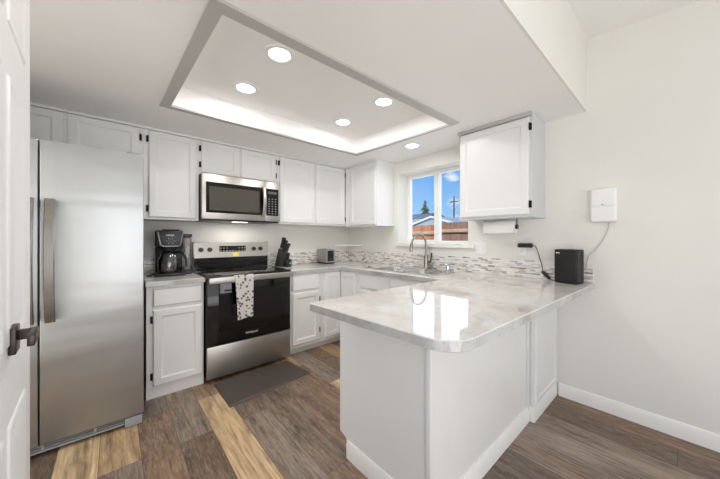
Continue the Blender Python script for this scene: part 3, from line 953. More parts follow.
# ------------------------------------------------------------------ range
RX0, RX1 = -2.081, -1.302
t = thing('range', 'stainless electric range with black glass oven door', 'stove', (-1.69, -0.35, 0))
part('body', MB().box(RX0 + 0.003, RX1 - 0.003, -0.625, -0.012, 0.03, 0.893, 0.003), 'black', t)
ck = part('cooktop', MB().box(RX0 - 0.001, RX1 + 0.001, -0.672, -0.075, 0.8945, 0.929, 0.006), 'blackglass', t)
for (bx, by, br_) in ((-1.89, -0.50, 0.105), (-1.50, -0.50, 0.085), (-1.89, -0.23, 0.075), (-1.50, -0.23, 0.105), (-1.695, -0.2, 0.05)):
    mb = MB()
    mb.lathe([(br_ - 0.003, 0.9291), (br_ - 0.003, 0.9296), (br_, 0.9296), (br_, 0.9291), (br_ - 0.003, 0.9291)], (bx, by, 0), 40)
    part('burner_ring', mb, 'burner', ck)
dr = part('oven_door', MB().box(RX0 + 0.004, RX1 - 0.004, -0.664, -0.627, 0.318, 0.886, 0.005), 'blackglass', t)
part('window', MB().box(-1.985, -1.39, -0.6655, -0.6635, 0.43, 0.765, 0.0008, 1), 'ovenglass', dr)
h_ = MB()
h_.box(RX0 + 0.004, RX1 - 0.004, -0.737, -0.716, 0.862, 0.915, 0.006, 3)
h_.box(RX0 + 0.012, RX0 + 0.05, -0.72, -0.663, 0.868, 0.908, 0.004)
h_.box(RX1 - 0.05, RX1 - 0.012, -0.72, -0.663, 0.868, 0.908, 0.004)
part('handle', h_, 'steel', dr)
part('logo', MB().text('Whirlpool', 0.027, (-1.70, -0.6642, 0.374), '-y'), 'whiteprint', dr)
part('storage_drawer', MB().box(RX0 + 0.004, RX1 - 0.004, -0.662, -0.627, 0.036, 0.312, 0.005), 'steel', t)
for xx in (RX0 + 0.06, RX1 - 0.06):
    for yy in (-0.55, -0.08):
        part('levelling_foot', MB().cyl((xx, yy, 0), (xx, yy, 0.031), 0.017), 'black', t)
# backguard
mb = MB()
mb.loops([[(RX0 + 0.006, -0.10, 0.9295), (RX1 - 0.006, -0.10, 0.9295), (RX1 - 0.006, -0.022, 0.9295), (RX0 + 0.006, -0.022, 0.9295)],
          [(RX0 + 0.006, -0.098, 1.06), (RX1 - 0.006, -0.098, 1.06), (RX1 - 0.006, -0.022, 1.06), (RX0 + 0.006, -0.022, 1.06)]])
bgd = part('backguard', mb, 'blackglass', t)
mb = MB()
sl = lambda z: -0.112 + (z - 1.048) * 0.12
mb.loops([[(RX0 + 0.012, sl(1.048), 1.048), (RX1 - 0.012, sl(1.048), 1.048), (RX1 - 0.012, -0.024, 1.048), (RX0 + 0.012, -0.024, 1.048)],
          [(RX0 + 0.012, sl(1.205), 1.205), (RX1 - 0.012, sl(1.205), 1.205), (RX1 - 0.012, -0.024, 1.205), (RX0 + 0.012, -0.024, 1.205)]])
mb.box(RX0 + 0.005, RX0 + 0.0115, -0.105, -0.022, 1.06, 1.212, 0.002)
mb.box(RX1 - 0.0115, RX1 - 0.005, -0.105, -0.022, 1.06, 1.212, 0.002)
cp = part('control_panel', mb, 'steel', bgd)
for kx in (-2.008, -1.926, -1.474, -1.396):
    mb = MB()
    z = 1.132
    y0 = sl(z)
    mb.cyl((kx, y0 + 0.001, z), (kx, y0 - 0.022, z), 0.024, 0.020, 28)
    mb.box(kx - 0.004, kx + 0.004, y0 - 0.027, y0 - 0.021, z - 0.018, z + 0.018, 0.001, 1)
    part('knob', mb, 'black', bgd)
z = 1.136
part('display', MB().box(-1.835, -1.562, sl(z) - 0.004, sl(z) + 0.01, 1.105, 1.168, 0.001, 1), 'blackglass', bgd)
part('clock_digits', MB().text('12:08', 0.022, (-1.705, sl(1.155) - 0.0055, 1.15), '-y'), 'display', bgd)
for r in range(2):
    for cidx in range(9):
        if 3 <= cidx <= 5 and r == 1:
            continue
        xx = -1.822 + cidx * 0.031
        zz = 1.116 + r * 0.03
        part('button', MB().box(xx - 0.006, xx + 0.006, sl(z) - 0.0055, sl(z) - 0.003, zz - 0.005, zz + 0.004), 'greyprint', bgd)
part('energy_sticker', MB().box(-1.70, -1.64, sl(1.08) - 0.003, sl(1.08) + 0.004, 1.056, 1.094), 'yellow', bgd, 'yellow sticker below the display')

# towel over the oven handle
rows = []
n = 26
path = [(-0.706, 0.66)]
path += [(-0.706, 0.66 + 0.25 * k / 6) for k in range(1, 7)]
for k in range(1, 6):
    a = PI * k / 6
    path.append((-0.7265 + 0.0205 * math.cos(a), 0.912 + 0.012 * math.sin(a)))
path += [(-0.747 - 0.001 * k, 0.91 - 0.37 * k / 16) for k in range(0, 17)]
for i, (yy, zz) in enumerate(path):
    f = max(0.0, (0.91 - zz) / 0.37) if i > 11 else 0.0
    xl, xr = -1.874 + 0.016 * f, -1.712 - 0.012 * f
    row = []
    for j in range(15):
        s = j / 14
        wob = 0.004 * math.sin(s * 9 + 0.6) * f + 0.002 * math.sin(s * 17) * f
        row.append((xl + (xr - xl) * s, yy - max(0, wob + 0.003 * f), zz - (0.006 * math.sin(s * 5 + 1) * f if i > 11 else 0)))
    rows.append(row)
solo('tea_towel', MB().grid(rows, 0.0025), 'towel', 'white patterned tea towel hanging on the oven handle', 'towel')

# ------------------------------------------------------------------ microwave
MX0, MX1, MF = -2.062, -1.293, -0.40
t = thing('microwave', 'stainless over-the-range microwave with dark glass door', 'microwave', (-1.68, -0.2, 1.42))
part('body', MB().box(MX0, MX1, -0.372, -0.003, 1.432, 1.858, 0.003), 'darkgrey', t)
part('base_vent', MB().box(MX0 + 0.01, MX1 - 0.01, -0.385, -0.02, 1.417, 1.4315, 0.002), 'black', t)
split = -1.462
part('cooktop_light', MB().box(-1.75, -1.61, -0.30, -0.23, 1.4163, 1.4169), 'lamp', t, 'lit cooktop lamp under the microwave')
hl = bpy.data.lights.new('cooktop_lamp', 'AREA')
hl.shape = 'RECTANGLE'
hl.size = 0.35
hl.size_y = 0.08
hl.energy = HOOD_LAMP_POWER
hl.color = (1.0, 0.95, 0.88)
hlo = bpy.data.objects.new('cooktop_lamp', hl)
COL.objects.link(hlo)
hlo.location = (-1.68, -0.25, 1.413)
def mdoor(x0, x1):
    return MB().box(x0, x1, MF, -0.3725, 1.432, 1.858, 0.004)
md = part('door', mdoor(MX0, split - 0.001), 'steel', t)
bz = part('door_bezel', MB().box(-2.028, split - 0.004, MF - 0.003, MF + 0.004, 1.492, 1.782, 0.0015, 1), 'blackglass', md)
part('door_window', MB().box(-2.000, -1.525, MF - 0.0045, MF + 0.002, 1.515, 1.742, 0.001, 1), 'mwglass', md)
mb = MB()
L = []
for k in range(15):
    f = k / 14
    zz = 1.478 + 0.315 * f
    y = MF - 0.018 - 0.034 * math.sin(PI * f)
    L.append([(-1.500, y, zz), (-1.494, y - 0.006, zz), (-1.474, y - 0.006, zz), (-1.468, y, zz), (-1.468, y + 0.012, zz), (-1.500, y + 0.012, zz)])
mb.loops(L)
for zz in (1.484, 1.786):
    mb.box(-1.496, -1.472, MF - 0.022, MF - 0.002, zz - 0.007, zz + 0.007, 0.002)
part('handle', mb, 'steel', md)
cp = part('control_panel', mdoor(split + 0.001, MX1), 'steel', t)
part('keypad', MB().box(split + 0.012, MX1 - 0.02, MF - 0.003, MF + 0.004, 1.492, 1.782, 0.0015, 1), 'blackglass', cp)
for r in range(7):
    for q in range(3):
        xx = split + 0.042 + q * 0.036
        zz = 1.515 + r * 0.026
        part('button', MB().box(xx - 0.006, xx + 0.006, MF - 0.0042, MF - 0.002, zz - 0.0035, zz + 0.0035), 'greyprint', cp)
part('clock_display', MB().box(split + 0.03, MX1 - 0.04, MF - 0.0042, MF - 0.002, 1.725, 1.752), 'darkprint', cp)

# ------------------------------------------------------------------ sink and faucet
t = thing('sink', 'stainless double-bowl sink in the counter below the window', 'sink', ((SX0 + SX1) / 2, -1.455, 0.914))
ym = -1.44
mb = MB()
mb.slab(rrect(SX0, SX1, SY0, SY1, 0.05), [rrect(SX0 + 0.03, SX1 - 0.05, SY0 + 0.03, ym - 0.018, 0.05), rrect(SX0 + 0.03, SX1 - 0.05, ym + 0.018, SY1 - 0.03, 0.05)], CT1 + 0.0004, CT1 + 0.0055, 0.002)
part('rim', mb, 'sinksteel', t)
for (y0, y1) in ((SY0 + 0.03, ym - 0.018), (ym + 0.018, SY1 - 0.03)):
    L = []
    for (ins, zz, rr_) in ((0.0, 0.917, 0.05), (0.004, 0.905, 0.05), (0.012, 0.76, 0.05), (0.03, 0.735, 0.05), (0.07, 0.728, 0.05)):
        L.append([(x, y, zz) for x, y in rrect(SX0 + 0.03 + ins, SX1 - 0.05 - ins, y0 + ins, y1 - ins, rr_)])
    b_ = part('bowl', MB().loops(L, cap0=False), 'sinksteel', t)
    cx_, cy_ = (SX0 + SX1 - 0.02) / 2, (y0 + y1) / 2
    part('drain', MB().lathe([(0, 0.7285), (0.03, 0.7285), (0.042, 0.7305), (0.044, 0.7285)], (cx_, cy_, 0), 24), 'chrome', b_)

fxp, fyp = -0.075, -1.455
t = thing('faucet', 'brushed nickel gooseneck kitchen faucet behind the sink', 'faucet', (fxp, fyp, CT1))
part('base', MB().lathe([(0.0, CT1 + 0.0005), (0.03, CT1 + 0.0005), (0.03, CT1 + 0.008), (0.026, CT1 + 0.014), (0.0235, CT1 + 0.03), (0.0235, CT1 + 0.13), (0.018, CT1 + 0.15), (0, CT1 + 0.15)], (fxp, fyp, 0), 28), 'nickel', t)
pts = [(fxp, fyp, CT1 + 0.14), (fxp, fyp, 1.19)]
R_ = 0.105
for k in range(1, 13):
    a = PI * k / 13
    pts.append((fxp - R_ + R_ * math.cos(a), fyp + 0.03 * (k / 13), 1.19 + R_ * math.sin(a)))
pts.append((fxp - 2 * R_ - 0.002, fyp + 0.03, 1.19))
part('neck', MB().tube(pts, 0.0115, 14), 'nickel', t)
part('spray_head', MB().cyl((fxp - 2 * R_ - 0.002, fyp + 0.03, 1.195), (fxp - 2 * R_ - 0.010, fyp + 0.03, 1.14), 0.0145, 0.018, 20).cyl((fxp - 2 * R_ - 0.010, fyp + 0.03, 1.14), (fxp - 2 * R_ - 0.015, fyp + 0.03, 1.105), 0.018, 0.0165, 20), 'nickel', t)
mb = MB().cyl((fxp, fyp - 0.02, CT1 + 0.075), (fxp, fyp - 0.065, CT1 + 0.082), 0.0135, 0.0125, 18)
part('handle', mb, 'nickel', t)
part('lever', MB().tube([(fxp, fyp - 0.058, CT1 + 0.08), (fxp + 0.002, fyp - 0.066, CT1 + 0.11), (fxp + 0.004, fyp - 0.07, CT1 + 0.175)], [0.008, 0.0085, 0.0095], 12), 'bronze', t, 'dark lever')
t = thing('sink_air_gap', 'small chrome air gap cap right of the faucet', 'sink fitting', (-0.07, -1.72, CT1))
part('cap', MB().lathe([(0, 0.9145), (0.024, 0.9145), (0.024, 0.918), (0.018, 0.921), (0.018, 0.972), (0.014, 0.98), (0, 0.981)], (-0.07, -1.72, 0), 22), 'chrome', t)
# small drain stopper lying on the counter left of the sink
solo('drain_stopper', MB().lathe([(0, 0.9147), (0.036, 0.9147), (0.038, 0.919), (0.02, 0.922), (0.008, 0.926), (0.008, 0.934), (0, 0.935)], (-0.46, -0.945, 0), 24), 'nickel', 'flat metal drain stopper on the counter left of the sink', 'stopper')

# ------------------------------------------------------------------ coffee maker
t = thing('coffee_maker', 'black drip coffee maker with glass carafe beside the refrigerator', 'coffee maker', (-2.285, -0.225, CT1), rz=math.radians(-6), local=True)
part('base', MB().box(-0.115, 0.115, -0.13, 0.10, 0.0, 0.028, 0.008), 'black', t)
part('warming_plate', MB().lathe([(0, 0.0285), (0.068, 0.0285), (0.068, 0.031), (0, 0.031)], (-0.01, -0.05, 0)), 'darkgrey', t)
part('column', MB().box(-0.112, 0.10, 0.045, 0.10, 0.0285, 0.26, 0.008), 'black', t)
hd = part('brew_head', MB().box(-0.112, 0.10, -0.12, 0.10, 0.2605, 0.405, 0.014, 3), 'black', t)
mb = MB()
fr = [(-0.092, 0.39), (-0.066, 0.262), (0.072, 0.262), (0.094, 0.39)]
fi = [(-0.080, 0.398), (-0.056, 0.274), (0.062, 0.274), (0.082, 0.398)]
mb.tube([(-0.092, -0.1215, 0.395), (-0.070, -0.1215, 0.275), (-0.055, -0.1215, 0.266), (0.060, -0.1215, 0.266), (0.074, -0.1215, 0.275), (0.094, -0.1215, 0.395)], 0.005, 8)
part('silver_trim', mb, 'silverprint', hd)
part('logo', MB().text('NINJA', 0.022, (0.0, -0.1208, 0.362), '-y'), 'whiteprint', hd)
mb = MB()
mb.cyl((0.002, -0.119, 0.312), (0.002, -0.130, 0.312), 0.020, 0.018, 24)
part('dial', mb, 'darkgrey', hd)
for k in range(6):
    a = PI * 2 * k / 6
    part('button', MB().box(0.002 + 0.031 * math.cos(a) - 0.004, 0.002 + 0.031 * math.cos(a) + 0.004, -0.1212, -0.1195, 0.312 + 0.027 * math.sin(a) - 0.003, 0.312 + 0.027 * math.sin(a) + 0.003), 'greyprint', hd)
part('top_lid', MB().box(-0.06, 0.07, -0.10, 0.08, 0.4055, 0.415, 0.004), 'blackmatte', hd)
part('filter_basket', MB().lathe([(0, 0.22), (0.05, 0.22), (0.066, 0.26), (0, 0.26)], (-0.01, -0.05, 0)), 'blackmatte', t)
cf = part('carafe', MB().lathe([(0, 0.033), (0.074, 0.033), (0.080, 0.042), (0.083, 0.09), (0.081, 0.14), (0.062, 0.185), (0.056, 0.197), (0.053, 0.197), (0.059, 0.184), (0.078, 0.139), (0.080, 0.09), (0.077, 0.044), (0, 0.038)], (-0.01, -0.05, 0)), 'carafe', t)
part('coffee', MB().lathe([(0, 0.0385), (0.0755, 0.0445), (0.0765, 0.052), (0, 0.052)], (-0.01, -0.05, 0)), 'chocolate', cf)
part('lid', MB().lathe([(0, 0.21), (0.03, 0.213), (0.057, 0.208), (0.06, 0.1975), (0, 0.1975)], (-0.01, -0.05, 0)), 'black', cf)
mb = MB().tube([(0.03, -0.08, 0.203), (0.06, -0.10, 0.214), (0.090, -0.115, 0.208), (0.110, -0.125, 0.178), (0.120, -0.128, 0.135), (0.122, -0.126, 0.085)], [0.011, 0.0125, 0.0125, 0.0115, 0.0105, 0.008], 10)
part('handle', mb, 'black', cf)
rs = part('water_reservoir', MB().box(0.1035, 0.168, -0.02, 0.10, 0.035, 0.345, 0.01), 'reservoir', t)
part('reservoir_lid', MB().box(0.1025, 0.172, -0.026, 0.104, 0.3455, 0.375, 0.005), 'black', rs)
part('reservoir_foot', MB().box(0.116, 0.17, -0.03, 0.10, 0.0, 0.0345, 0.005), 'black', t)

part('power_cord', MB().tube([(-0.10, 0.08, 0.0045), (-0.14, 0.06, 0.0045), (-0.17, 0.01, 0.0045), (-0.165, -0.05, 0.0045), (-0.14, -0.06, 0.0045)], 0.004, 8), 'cord', t)

# ------------------------------------------------------------------ knife block with knives and scissors
KB = Vector((-1.158, -0.175, CT1))
KR = math.radians(38)
t = thing('knife_block', 'slanted black knife block right of the range', 'knife block', KB, rz=KR, local=True)
pr = [(-0.075, 0.0), (0.03, 0.0), (0.078, 0.150), (-0.022, 0.218)]   # (forward, z); forward = local -y
mb = MB()
mb.loops([[(-0.056, -a, z) for a, z in pr], [(0.056, -a, z) for a, z in pr]])
bmesh.ops.bevel(mb.bm, geom=list(mb.bm.edges), offset=0.004, segments=2, profile=0.5, affect='EDGES')
part('body', mb, 'blackmatte', t)
part('front_slot', MB().box(-0.050, 0.050, -0.098, -0.045, 0.0, 0.088, 0.003), 'black', t)
part('badge', MB().box(-0.017, 0.017, -0.0988, -0.0982, 0.036, 0.047), 'whiteprint', t)
rotk = Matrix.Rotation(KR, 3, 'Z')
kd = Vector((0, -0.447, 0.894)).normalized()       # direction out of the slanted top (leans forward)
def block_pt(x, a, z):
    return KB + rotk @ Vector((x, -a, z))
proto = None
k = 0
lens = [0.135, 0.125, 0.13, 0.125, 0.12, 0.11, 0.105]
pos = [(-0.036, -0.006, 0.2075), (-0.010, -0.006, 0.2075), (0.016, -0.006, 0.2075), (-0.036, 0.024, 0.187), (-0.008, 0.024, 0.187), (-0.034, 0.054, 0.1665), (-0.006, 0.054, 0.1665)]
for (x, a, z), ln in zip(pos, lens):
    if proto is None:
        kt = thing('kitchen_knife', 'black-handled kitchen knife standing in the black knife block', 'knife', (0, 0, 0), 'knives in the knife block', local=True)
        mb = MB()
        mb.loops([[(px * w_, py * w_, zz) for px, py in rrect(-0.0095, 0.0095, -0.014, 0.014, 0.006, 3)] for zz, w_ in ((0.004, 0.85), (0.02, 1.0), (0.06, 0.88), (0.095, 1.05), (0.103, 0.8))])
        part('handle', mb, 'black', kt)
        part('blade', MB().box(-0.0015, 0.0015, -0.009, 0.009, -0.006, 0.004), 'bladesteel', kt)
        proto = kt
        o = kt
    else:
        o = copy_tree(proto)
    o.rotation_mode = 'QUATERNION'
    out = (rotk @ Vector((0.03, -0.26 - a * 3, 1.0))).normalized()
    o.rotation_quaternion = Vector((0, 0, 1)).rotation_difference(out)
    o.location = block_pt(x, a, z) + out * 0.011
    o.scale = (1, 1, ln / 0.105)
    k += 1
sc_ = thing('kitchen_scissors', 'black-handled kitchen scissors in the right side of knife block', 'scissors', block_pt(0.030, 0.040, 0.187), rz=KR, local=True)
def ring(cx, cz, rx, rz_, tilt):
    return [(cx + rx * math.cos(2 * PI * k / 20) + tilt * rz_ * math.sin(2 * PI * k / 20), 0.0, cz + rz_ * math.sin(2 * PI * k / 20)) for k in range(21)]
part('handle', MB().tube(ring(-0.012, 0.062, 0.013, 0.026, 0.1), 0.0042, 8).tube([(-0.012, 0, 0.037), (0.0, 0, 0.012)], 0.005, 8), 'black', sc_)
part('handle', MB().tube(ring(0.026, 0.058, 0.014, 0.026, 0.35), 0.0042, 8).tube([(0.016, 0, 0.034), (0.002, 0, 0.012)], 0.005, 8), 'black', sc_)
part('blades', MB().box(-0.007, 0.007, -0.0015, 0.0015, -0.004, 0.014), 'bladesteel', sc_)

# ------------------------------------------------------------------ toaster
t = thing('toaster', 'small silver toaster with dark control panel in the counter corner', 'toaster', (-0.52, -0.16, CT1))
tx, ty = -0.595, -0.262
mb = MB()
prof = rrect(tx, tx + 0.155, 0.929, 1.105, 0.022, 5)
mb.loops([[(x, ty + 0.012, z) for x, z in prof], [(x, ty + 0.205, z) for x, z in prof]])
part('shell', mb, 'steel', t)
mb = MB()
mb.loops([[(x, ty, z) for x, z in rrect(tx + 0.004, tx + 0.151, 0.931, 1.101, 0.02, 5)], [(x, ty + 0.0118, z) for x, z in rrect(tx, tx + 0.155, 0.929, 1.105, 0.022, 5)]])
part('end_cap', mb, 'silverprint', t)
part('control_panel', MB().box(tx + 0.03, tx + 0.125, ty - 0.003, ty - 0.0002, 0.948, 1.086, 0.0015, 1), 'black', t)
part('lever', MB().box(tx + 0.06, tx + 0.096, ty - 0.02, ty - 0.0032, 1.045, 1.058, 0.003), 'black', t)
part('dial', MB().cyl((tx + 0.078, ty - 0.0032, 0.978), (tx + 0.078, ty - 0.014, 0.978), 0.013, 0.012, 20), 'darkgrey', t)
for xx in (tx + 0.045, tx + 0.105):
    part('bread_slot', MB().box(xx - 0.012, xx + 0.012, ty + 0.04, ty + 0.18, 1.1052, 1.1065), 'black', t)
part('base', MB().box(tx + 0.008, tx + 0.147, ty + 0.008, ty + 0.20, CT1 + 0.0005, 0.9285, 0.003), 'black', t)

# corner shelf
t = thing('corner_shelf', 'small white triangular shelf in the corner above the toaster', 'shelf', (-0.12, -0.12, 1.13))
mb = MB()
tri = [(-0.0015, -0.0015), (-0.30, -0.0015), (-0.30, -0.03)] + [(-0.30 + 0.27 * s + 0.02 * math.sin(PI * s), -0.03 - 0.27 * s + 0.02 * math.sin(PI * s)) for s in (0.25, 0.5, 0.75)] + [(-0.03, -0.31), (-0.0015, -0.31)]
mb.slab(tri, [], 1.139, 1.157, 0.003)
part('board', mb, 'trim', t)
part('bracket', MB().box(-0.29, -0.01, -0.012, -0.0015, 1.118, 1.1385, 0.001, 1), 'trim', t)

# ------------------------------------------------------------------ paper towel holder and roll
t = thing('paper_towel_holder', 'black paper towel bracket under the cabinet right of the window', 'towel holder', (-0.15, -2.28, 1.345))
ry, rz_ = -0.15, 1.345
for yy in (-2.148, -2.415):
    mb = MB()
    mb.box(ry - 0.005, ry + 0.005, yy - 0.003, yy + 0.003, rz_ - 0.012, 1.4115, 0.001, 1)
    mb.cyl((ry, yy - 0.007, rz_), (ry, yy + 0.007, rz_), 0.019, None, 20)
    part('bracket', mb, 'black', t)
part('rod', MB().cyl((ry, -2.41, rz_), (ry, -2.152, rz_), 0.006), 'black', t)
mb = MB()
mb.lathe([(0.019, -0.125), (0.019, 0.125), (0.054, 0.125), (0.055, 0.122), (0.055, -0.122), (0.054, -0.125), (0.019, -0.125)], (ry, -2.281, rz_), 36, rot=Matrix.Rotation(PI / 2, 4, 'X'))
mb.box(ry - 0.0575, ry - 0.0545, -2.403, -2.159, rz_ - 0.05, rz_, 0.001, 1)
solo('paper_towel_roll', mb, 'paper', 'white paper towel roll hanging under the right wall cabinet', 'paper towels')

# ------------------------------------------------------------------ outlets, adapter, cords
def outlet(label, y0, y1, z0, z1, n):
    t = thing('wall_outlet', label, 'outlet', (-0.003, (y0 + y1) / 2, z0), 'wall outlets')
    part('cover_plate', MB().box(-0.0065, -0.0008, y0, y1, z0, z1, 0.002, 2), 'white', t)
    for q in range(n):
        yc = y0 + (y1 - y0) * (q + 0.5) / n
        zc = (z0 + z1) / 2
        s = part('socket', MB().box(-0.0085, -0.0066, yc - 0.017, yc + 0.017, zc - 0.034, zc + 0.034, 0.001, 1), 'white', t)
        mb = MB()
        for zz in (zc - 0.018, zc + 0.018):
            for dy in (-0.006, 0.006):
                mb.box(-0.0089, -0.0084, yc + dy - 0.001, yc + dy + 0.001, zz - 0.004, zz + 0.004)
        part('slots', mb, 'darkprint', s)
    return t
outlet('white double wall plate under the paper towel roll, near the window', -2.085, -1.985, 1.098, 1.212, 2)
outlet('white outlet plate behind the black plugged-in adapter', -2.44, -2.37, 1.10, 1.214, 1)
t = thing('power_adapter', 'black power adapter plugged into the wall outlet', 'adapter', (-0.03, -2.43, 1.17))
part('body', MB().box(-0.052, -0.0195, -2.495, -2.383, 1.17, 1.207, 0.008, 3), 'blackmatte', t)
part('prongs', MB().box(-0.0195, -0.0092, -2.416, -2.394, 1.176, 1.2), 'black', t)
part('cord', MB().tube([(-0.035, -2.493, 1.188), (-0.032, -2.515, 1.185), (-0.026, -2.528, 1.15), (-0.022, -2.545, 1.08), (-0.02, -2.558, 1.03), (-0.024, -2.565, 0.975)], 0.0028, 8), 'cord', t)
t = thing('cord_connector', 'black cord connector lying on the counter beside the router', 'cord', (-0.045, -2.58, CT1))
cn = part('connector', MB().tube([(-0.024, -2.565, 0.972), (-0.034, -2.585, 0.957), (-0.05, -2.612, 0.936), (-0.056, -2.622, 0.929)], [0.011, 0.0135, 0.0135, 0.010], 12), 'blackmatte', t)
part('cord', MB().tube([(-0.056, -2.622, 0.929), (-0.062, -2.634, 0.922), (-0.06, -2.648, 0.919), (-0.05, -2.66, 0.918)], 0.0028, 8), 'cord', t)

# router
RR = math.radians(-13)
t = thing('router', 'black upright router box at the end of the counter', 'router', (-0.098, -2.76, CT1), rz=RR, local=True)
part('shell', MB().box(-0.058, 0.050, -0.0735, 0.0735, 0.006, 0.252, 0.006, 3), 'blackmatte', t)
part('front_panel', MB().box(-0.061, -0.0583, -0.071, 0.071, 0.010, 0.248, 0.0012, 1), 'black', t)
part('side_groove', MB().box(-0.045, -0.015, -0.0765, -0.0737, 0.016, 0.242, 0.0012, 1), 'black', t)
part('foot', MB().box(-0.055, 0.047, -0.070, 0.070, 0.0004, 0.0058, 0.001, 1), 'black', t)
mb = MB()
mb.box(-0.0617, -0.0609, 0.052, 0.060, 0.222, 0.230)
mb.box(-0.0617, -0.0609, 0.036, 0.049, 0.2225, 0.2295)
part('logo', mb, 'whiteprint', t)

# white wall unit and its cable
t = thing('wall_mounted_unit', 'white plastic box mounted on the wall above the router', 'wall unit', (-0.02, -2.946, 1.37))
mb = MB()
L = []
for (d, ins) in ((0.0008, 0.004), (0.008, 0.0), (0.032, 0.0), (0.038, 0.004), (0.041, 0.012)):
    L.append([(-d, y, z) for y, z in rrect(-3.018 + ins, -2.874 - ins, 1.366 + ins, 1.607 - ins, 0.012, 4)])
mb.loops(L)
part('shell', mb, 'white', t)
part('seam', MB().box(-0.0416, -0.0406, -3.008, -2.884, 1.4805, 1.4825), 'greyprint', t)
part('logo', MB().box(-0.0418, -0.0408, -2.949, -2.937, 1.489, 1.493), 'darkprint', t)
part('cable', MB().tube([(-0.012, -2.975, 1.3655), (-0.006, -2.972, 1.33), (-0.005, -2.955, 1.275), (-0.006, -2.93, 1.215), (-0.006, -2.895, 1.16), (-0.006, -2.862, 1.128), (-0.010, -2.85, 1.08), (-0.016, -2.845, 1.02)], 0.0020, 8), 'thincord', t)

# ------------------------------------------------------------------ floor mat
q = [(-2.035, -0.705), (-1.34, -0.672), (-1.30, -1.055), (-2.03, -1.128)]
def mat_loop(ins, z):
    cx_ = sum(p[0] for p in q) / 4
    cy_ = sum(p[1] for p in q) / 4
    return [(p[0] + (cx_ - p[0]) * ins, p[1] + (cy_ - p[1]) * ins, z) for p in q]
mb = MB().loops([mat_loop(0, 0.0006), mat_loop(0.0, 0.004), mat_loop(0.06, 0.014), mat_loop(0.10, 0.0145)])
solo('floor_mat', mb, 'mat', 'dark brown cushioned floor mat in front of the range', 'mat')

# ------------------------------------------------------------------ recessed downlights
spots = [(-1.925, -1.735, RZ, 'lit round downlight in the ceiling tray, nearest the camera'),
         (-1.945, -1.218, RZ, 'lit round downlight in the tray at its far-left corner, towards the microwave'),
         (-1.038, -1.738, RZ, 'lit round downlight in the tray nearest the cabinet right of window'),
         (-1.040, -1.207, RZ, 'lit round downlight in the tray near the corner cabinets, smallest in the tray'),
         (-0.374, -1.498, CZ, 'lit round downlight in the low ceiling above the sink')]
proto = None
for (x, y, z, lab) in spots:
    if proto is None:
        o = thing('recessed_downlight', lab, 'ceiling light', (0, 0, 0), 'recessed ceiling downlights', local=True)
        part('trim_ring', MB().lathe([(0.062, -0.004), (0.066, -0.008), (0.088, -0.007), (0.092, -0.0005), (0.062, -0.0005), (0.062, -0.004)], (0, 0, 0), 40), 'white', o)
        part('lens', MB().lathe([(0, -0.0035), (0.0615, -0.0035), (0.0615, -0.001), (0, -0.001)], (0, 0, 0), 40), 'lamp', o)
        proto = o
    else:
        o = copy_tree(proto)
        o['label'] = lab
    o.location = (x, y, z)
    ld = bpy.data.lights.new('downlight_lamp', 'AREA')
    ld.shape = 'DISK'
    ld.size = 0.12
    ld.energy = DOWNLIGHT_POWER if z == RZ else SINK_DOWNLIGHT_POWER
    ld.color = (1.0, 0.975, 0.945)
    ld.spread = math.radians(180)
    lo = bpy.data.objects.new('downlight_lamp', ld)
    COL.objects.link(lo)
    lo.location = (x, y, z - 0.012)

# ------------------------------------------------------------------ white door at the left edge
phi = math.radians(-3)
dt = thing('door_1', 'white panelled door standing open at the left edge', 'door', (-2.870, -1.964, 0.0), rz=-phi, local=True)
dt['kind'] = 'structure'
DW, DT_, DH = 0.76, 0.035, 2.04
part('slab', MB().box(-DT_, 0, -DW, 0, 0.012, DH, 0.002), 'doorpaint', dt)
for (z0, z1) in ((0.12, 0.82), (1.0, 1.62), (1.74, 1.95)):
    for (a0, a1) in ((-0.355, -0.115), (-0.645, -0.405)):
        mb = MB()
        X = lambda a, d, z: (d, a, z)
        mb.loops(panel_loops(X, a0, a1, z0, z1, [(0, 0.0), (0.006, 0.004), (0.014, 0.004), (0.022, 0.001), (0.04, 0.001), (0.055, 0.004), (0.06, 0.004)]), cap0=False)
        part('panel', mb, 'doorpaint', dt)
rc = -0.325
zc = 1.012
hdl = part('handle_rose', MB().box(0.0005, 0.0125, rc - 0.025, rc + 0.030, zc - 0.031, zc + 0.031, 0.002), 'bronze', dt)
part('lever', MB().box(0.0125, 0.043, rc - 0.010, rc + 0.010, zc - 0.002, zc + 0.020, 0.002).box(0.034, 0.046, rc - 0.082, rc + 0.010, zc - 0.003, zc + 0.021, 0.002), 'bronze', hdl)

# ------------------------------------------------------------------ outdoors
struct('ground', MB().box(0.26, 60, -40, 60, -0.4, -0.3), 'soil', 'dry grass yard outside the window', 'ground')
def fence(name_label, x, y0, y1, ztop, matname, group):
    t = thing('wooden_fence', name_label, 'fence', (x, (y0 + y1) / 2, -0.3), group)
    n = int((y1 - y0) / 0.145)
    wv = (y1 - y0) / n
    mb = MB()
    for i in range(n):
        yy = y0 + i * wv
        dz = random.uniform(-0.012, 0.012)
        mb.box(x, x + 0.02, yy + 0.003, yy + wv - 0.003, -0.25, ztop + dz)
    part('board_panel', mb, matname, t)
    for zz in (0.2, ztop - 0.30):
        part('rail', MB().box(x - 0.05, x - 0.001, y0, y1, zz, zz + 0.10, 0.004), 'rail', t)
    k = max(2, int((y1 - y0) / 2.4))
    for i in range(k + 1):
        yy = y0 + (y1 - y0) * i / k
        part('post', MB().box(x + 0.021, x + 0.11, yy - 0.045, yy + 0.045, -0.3, ztop - 0.05, 0.004), matname, t)
fence('reddish cedar fence seen in the left window pane', 5.0, 1.70, 6.6, 1.68, 'fence_a', 'back yard fences')
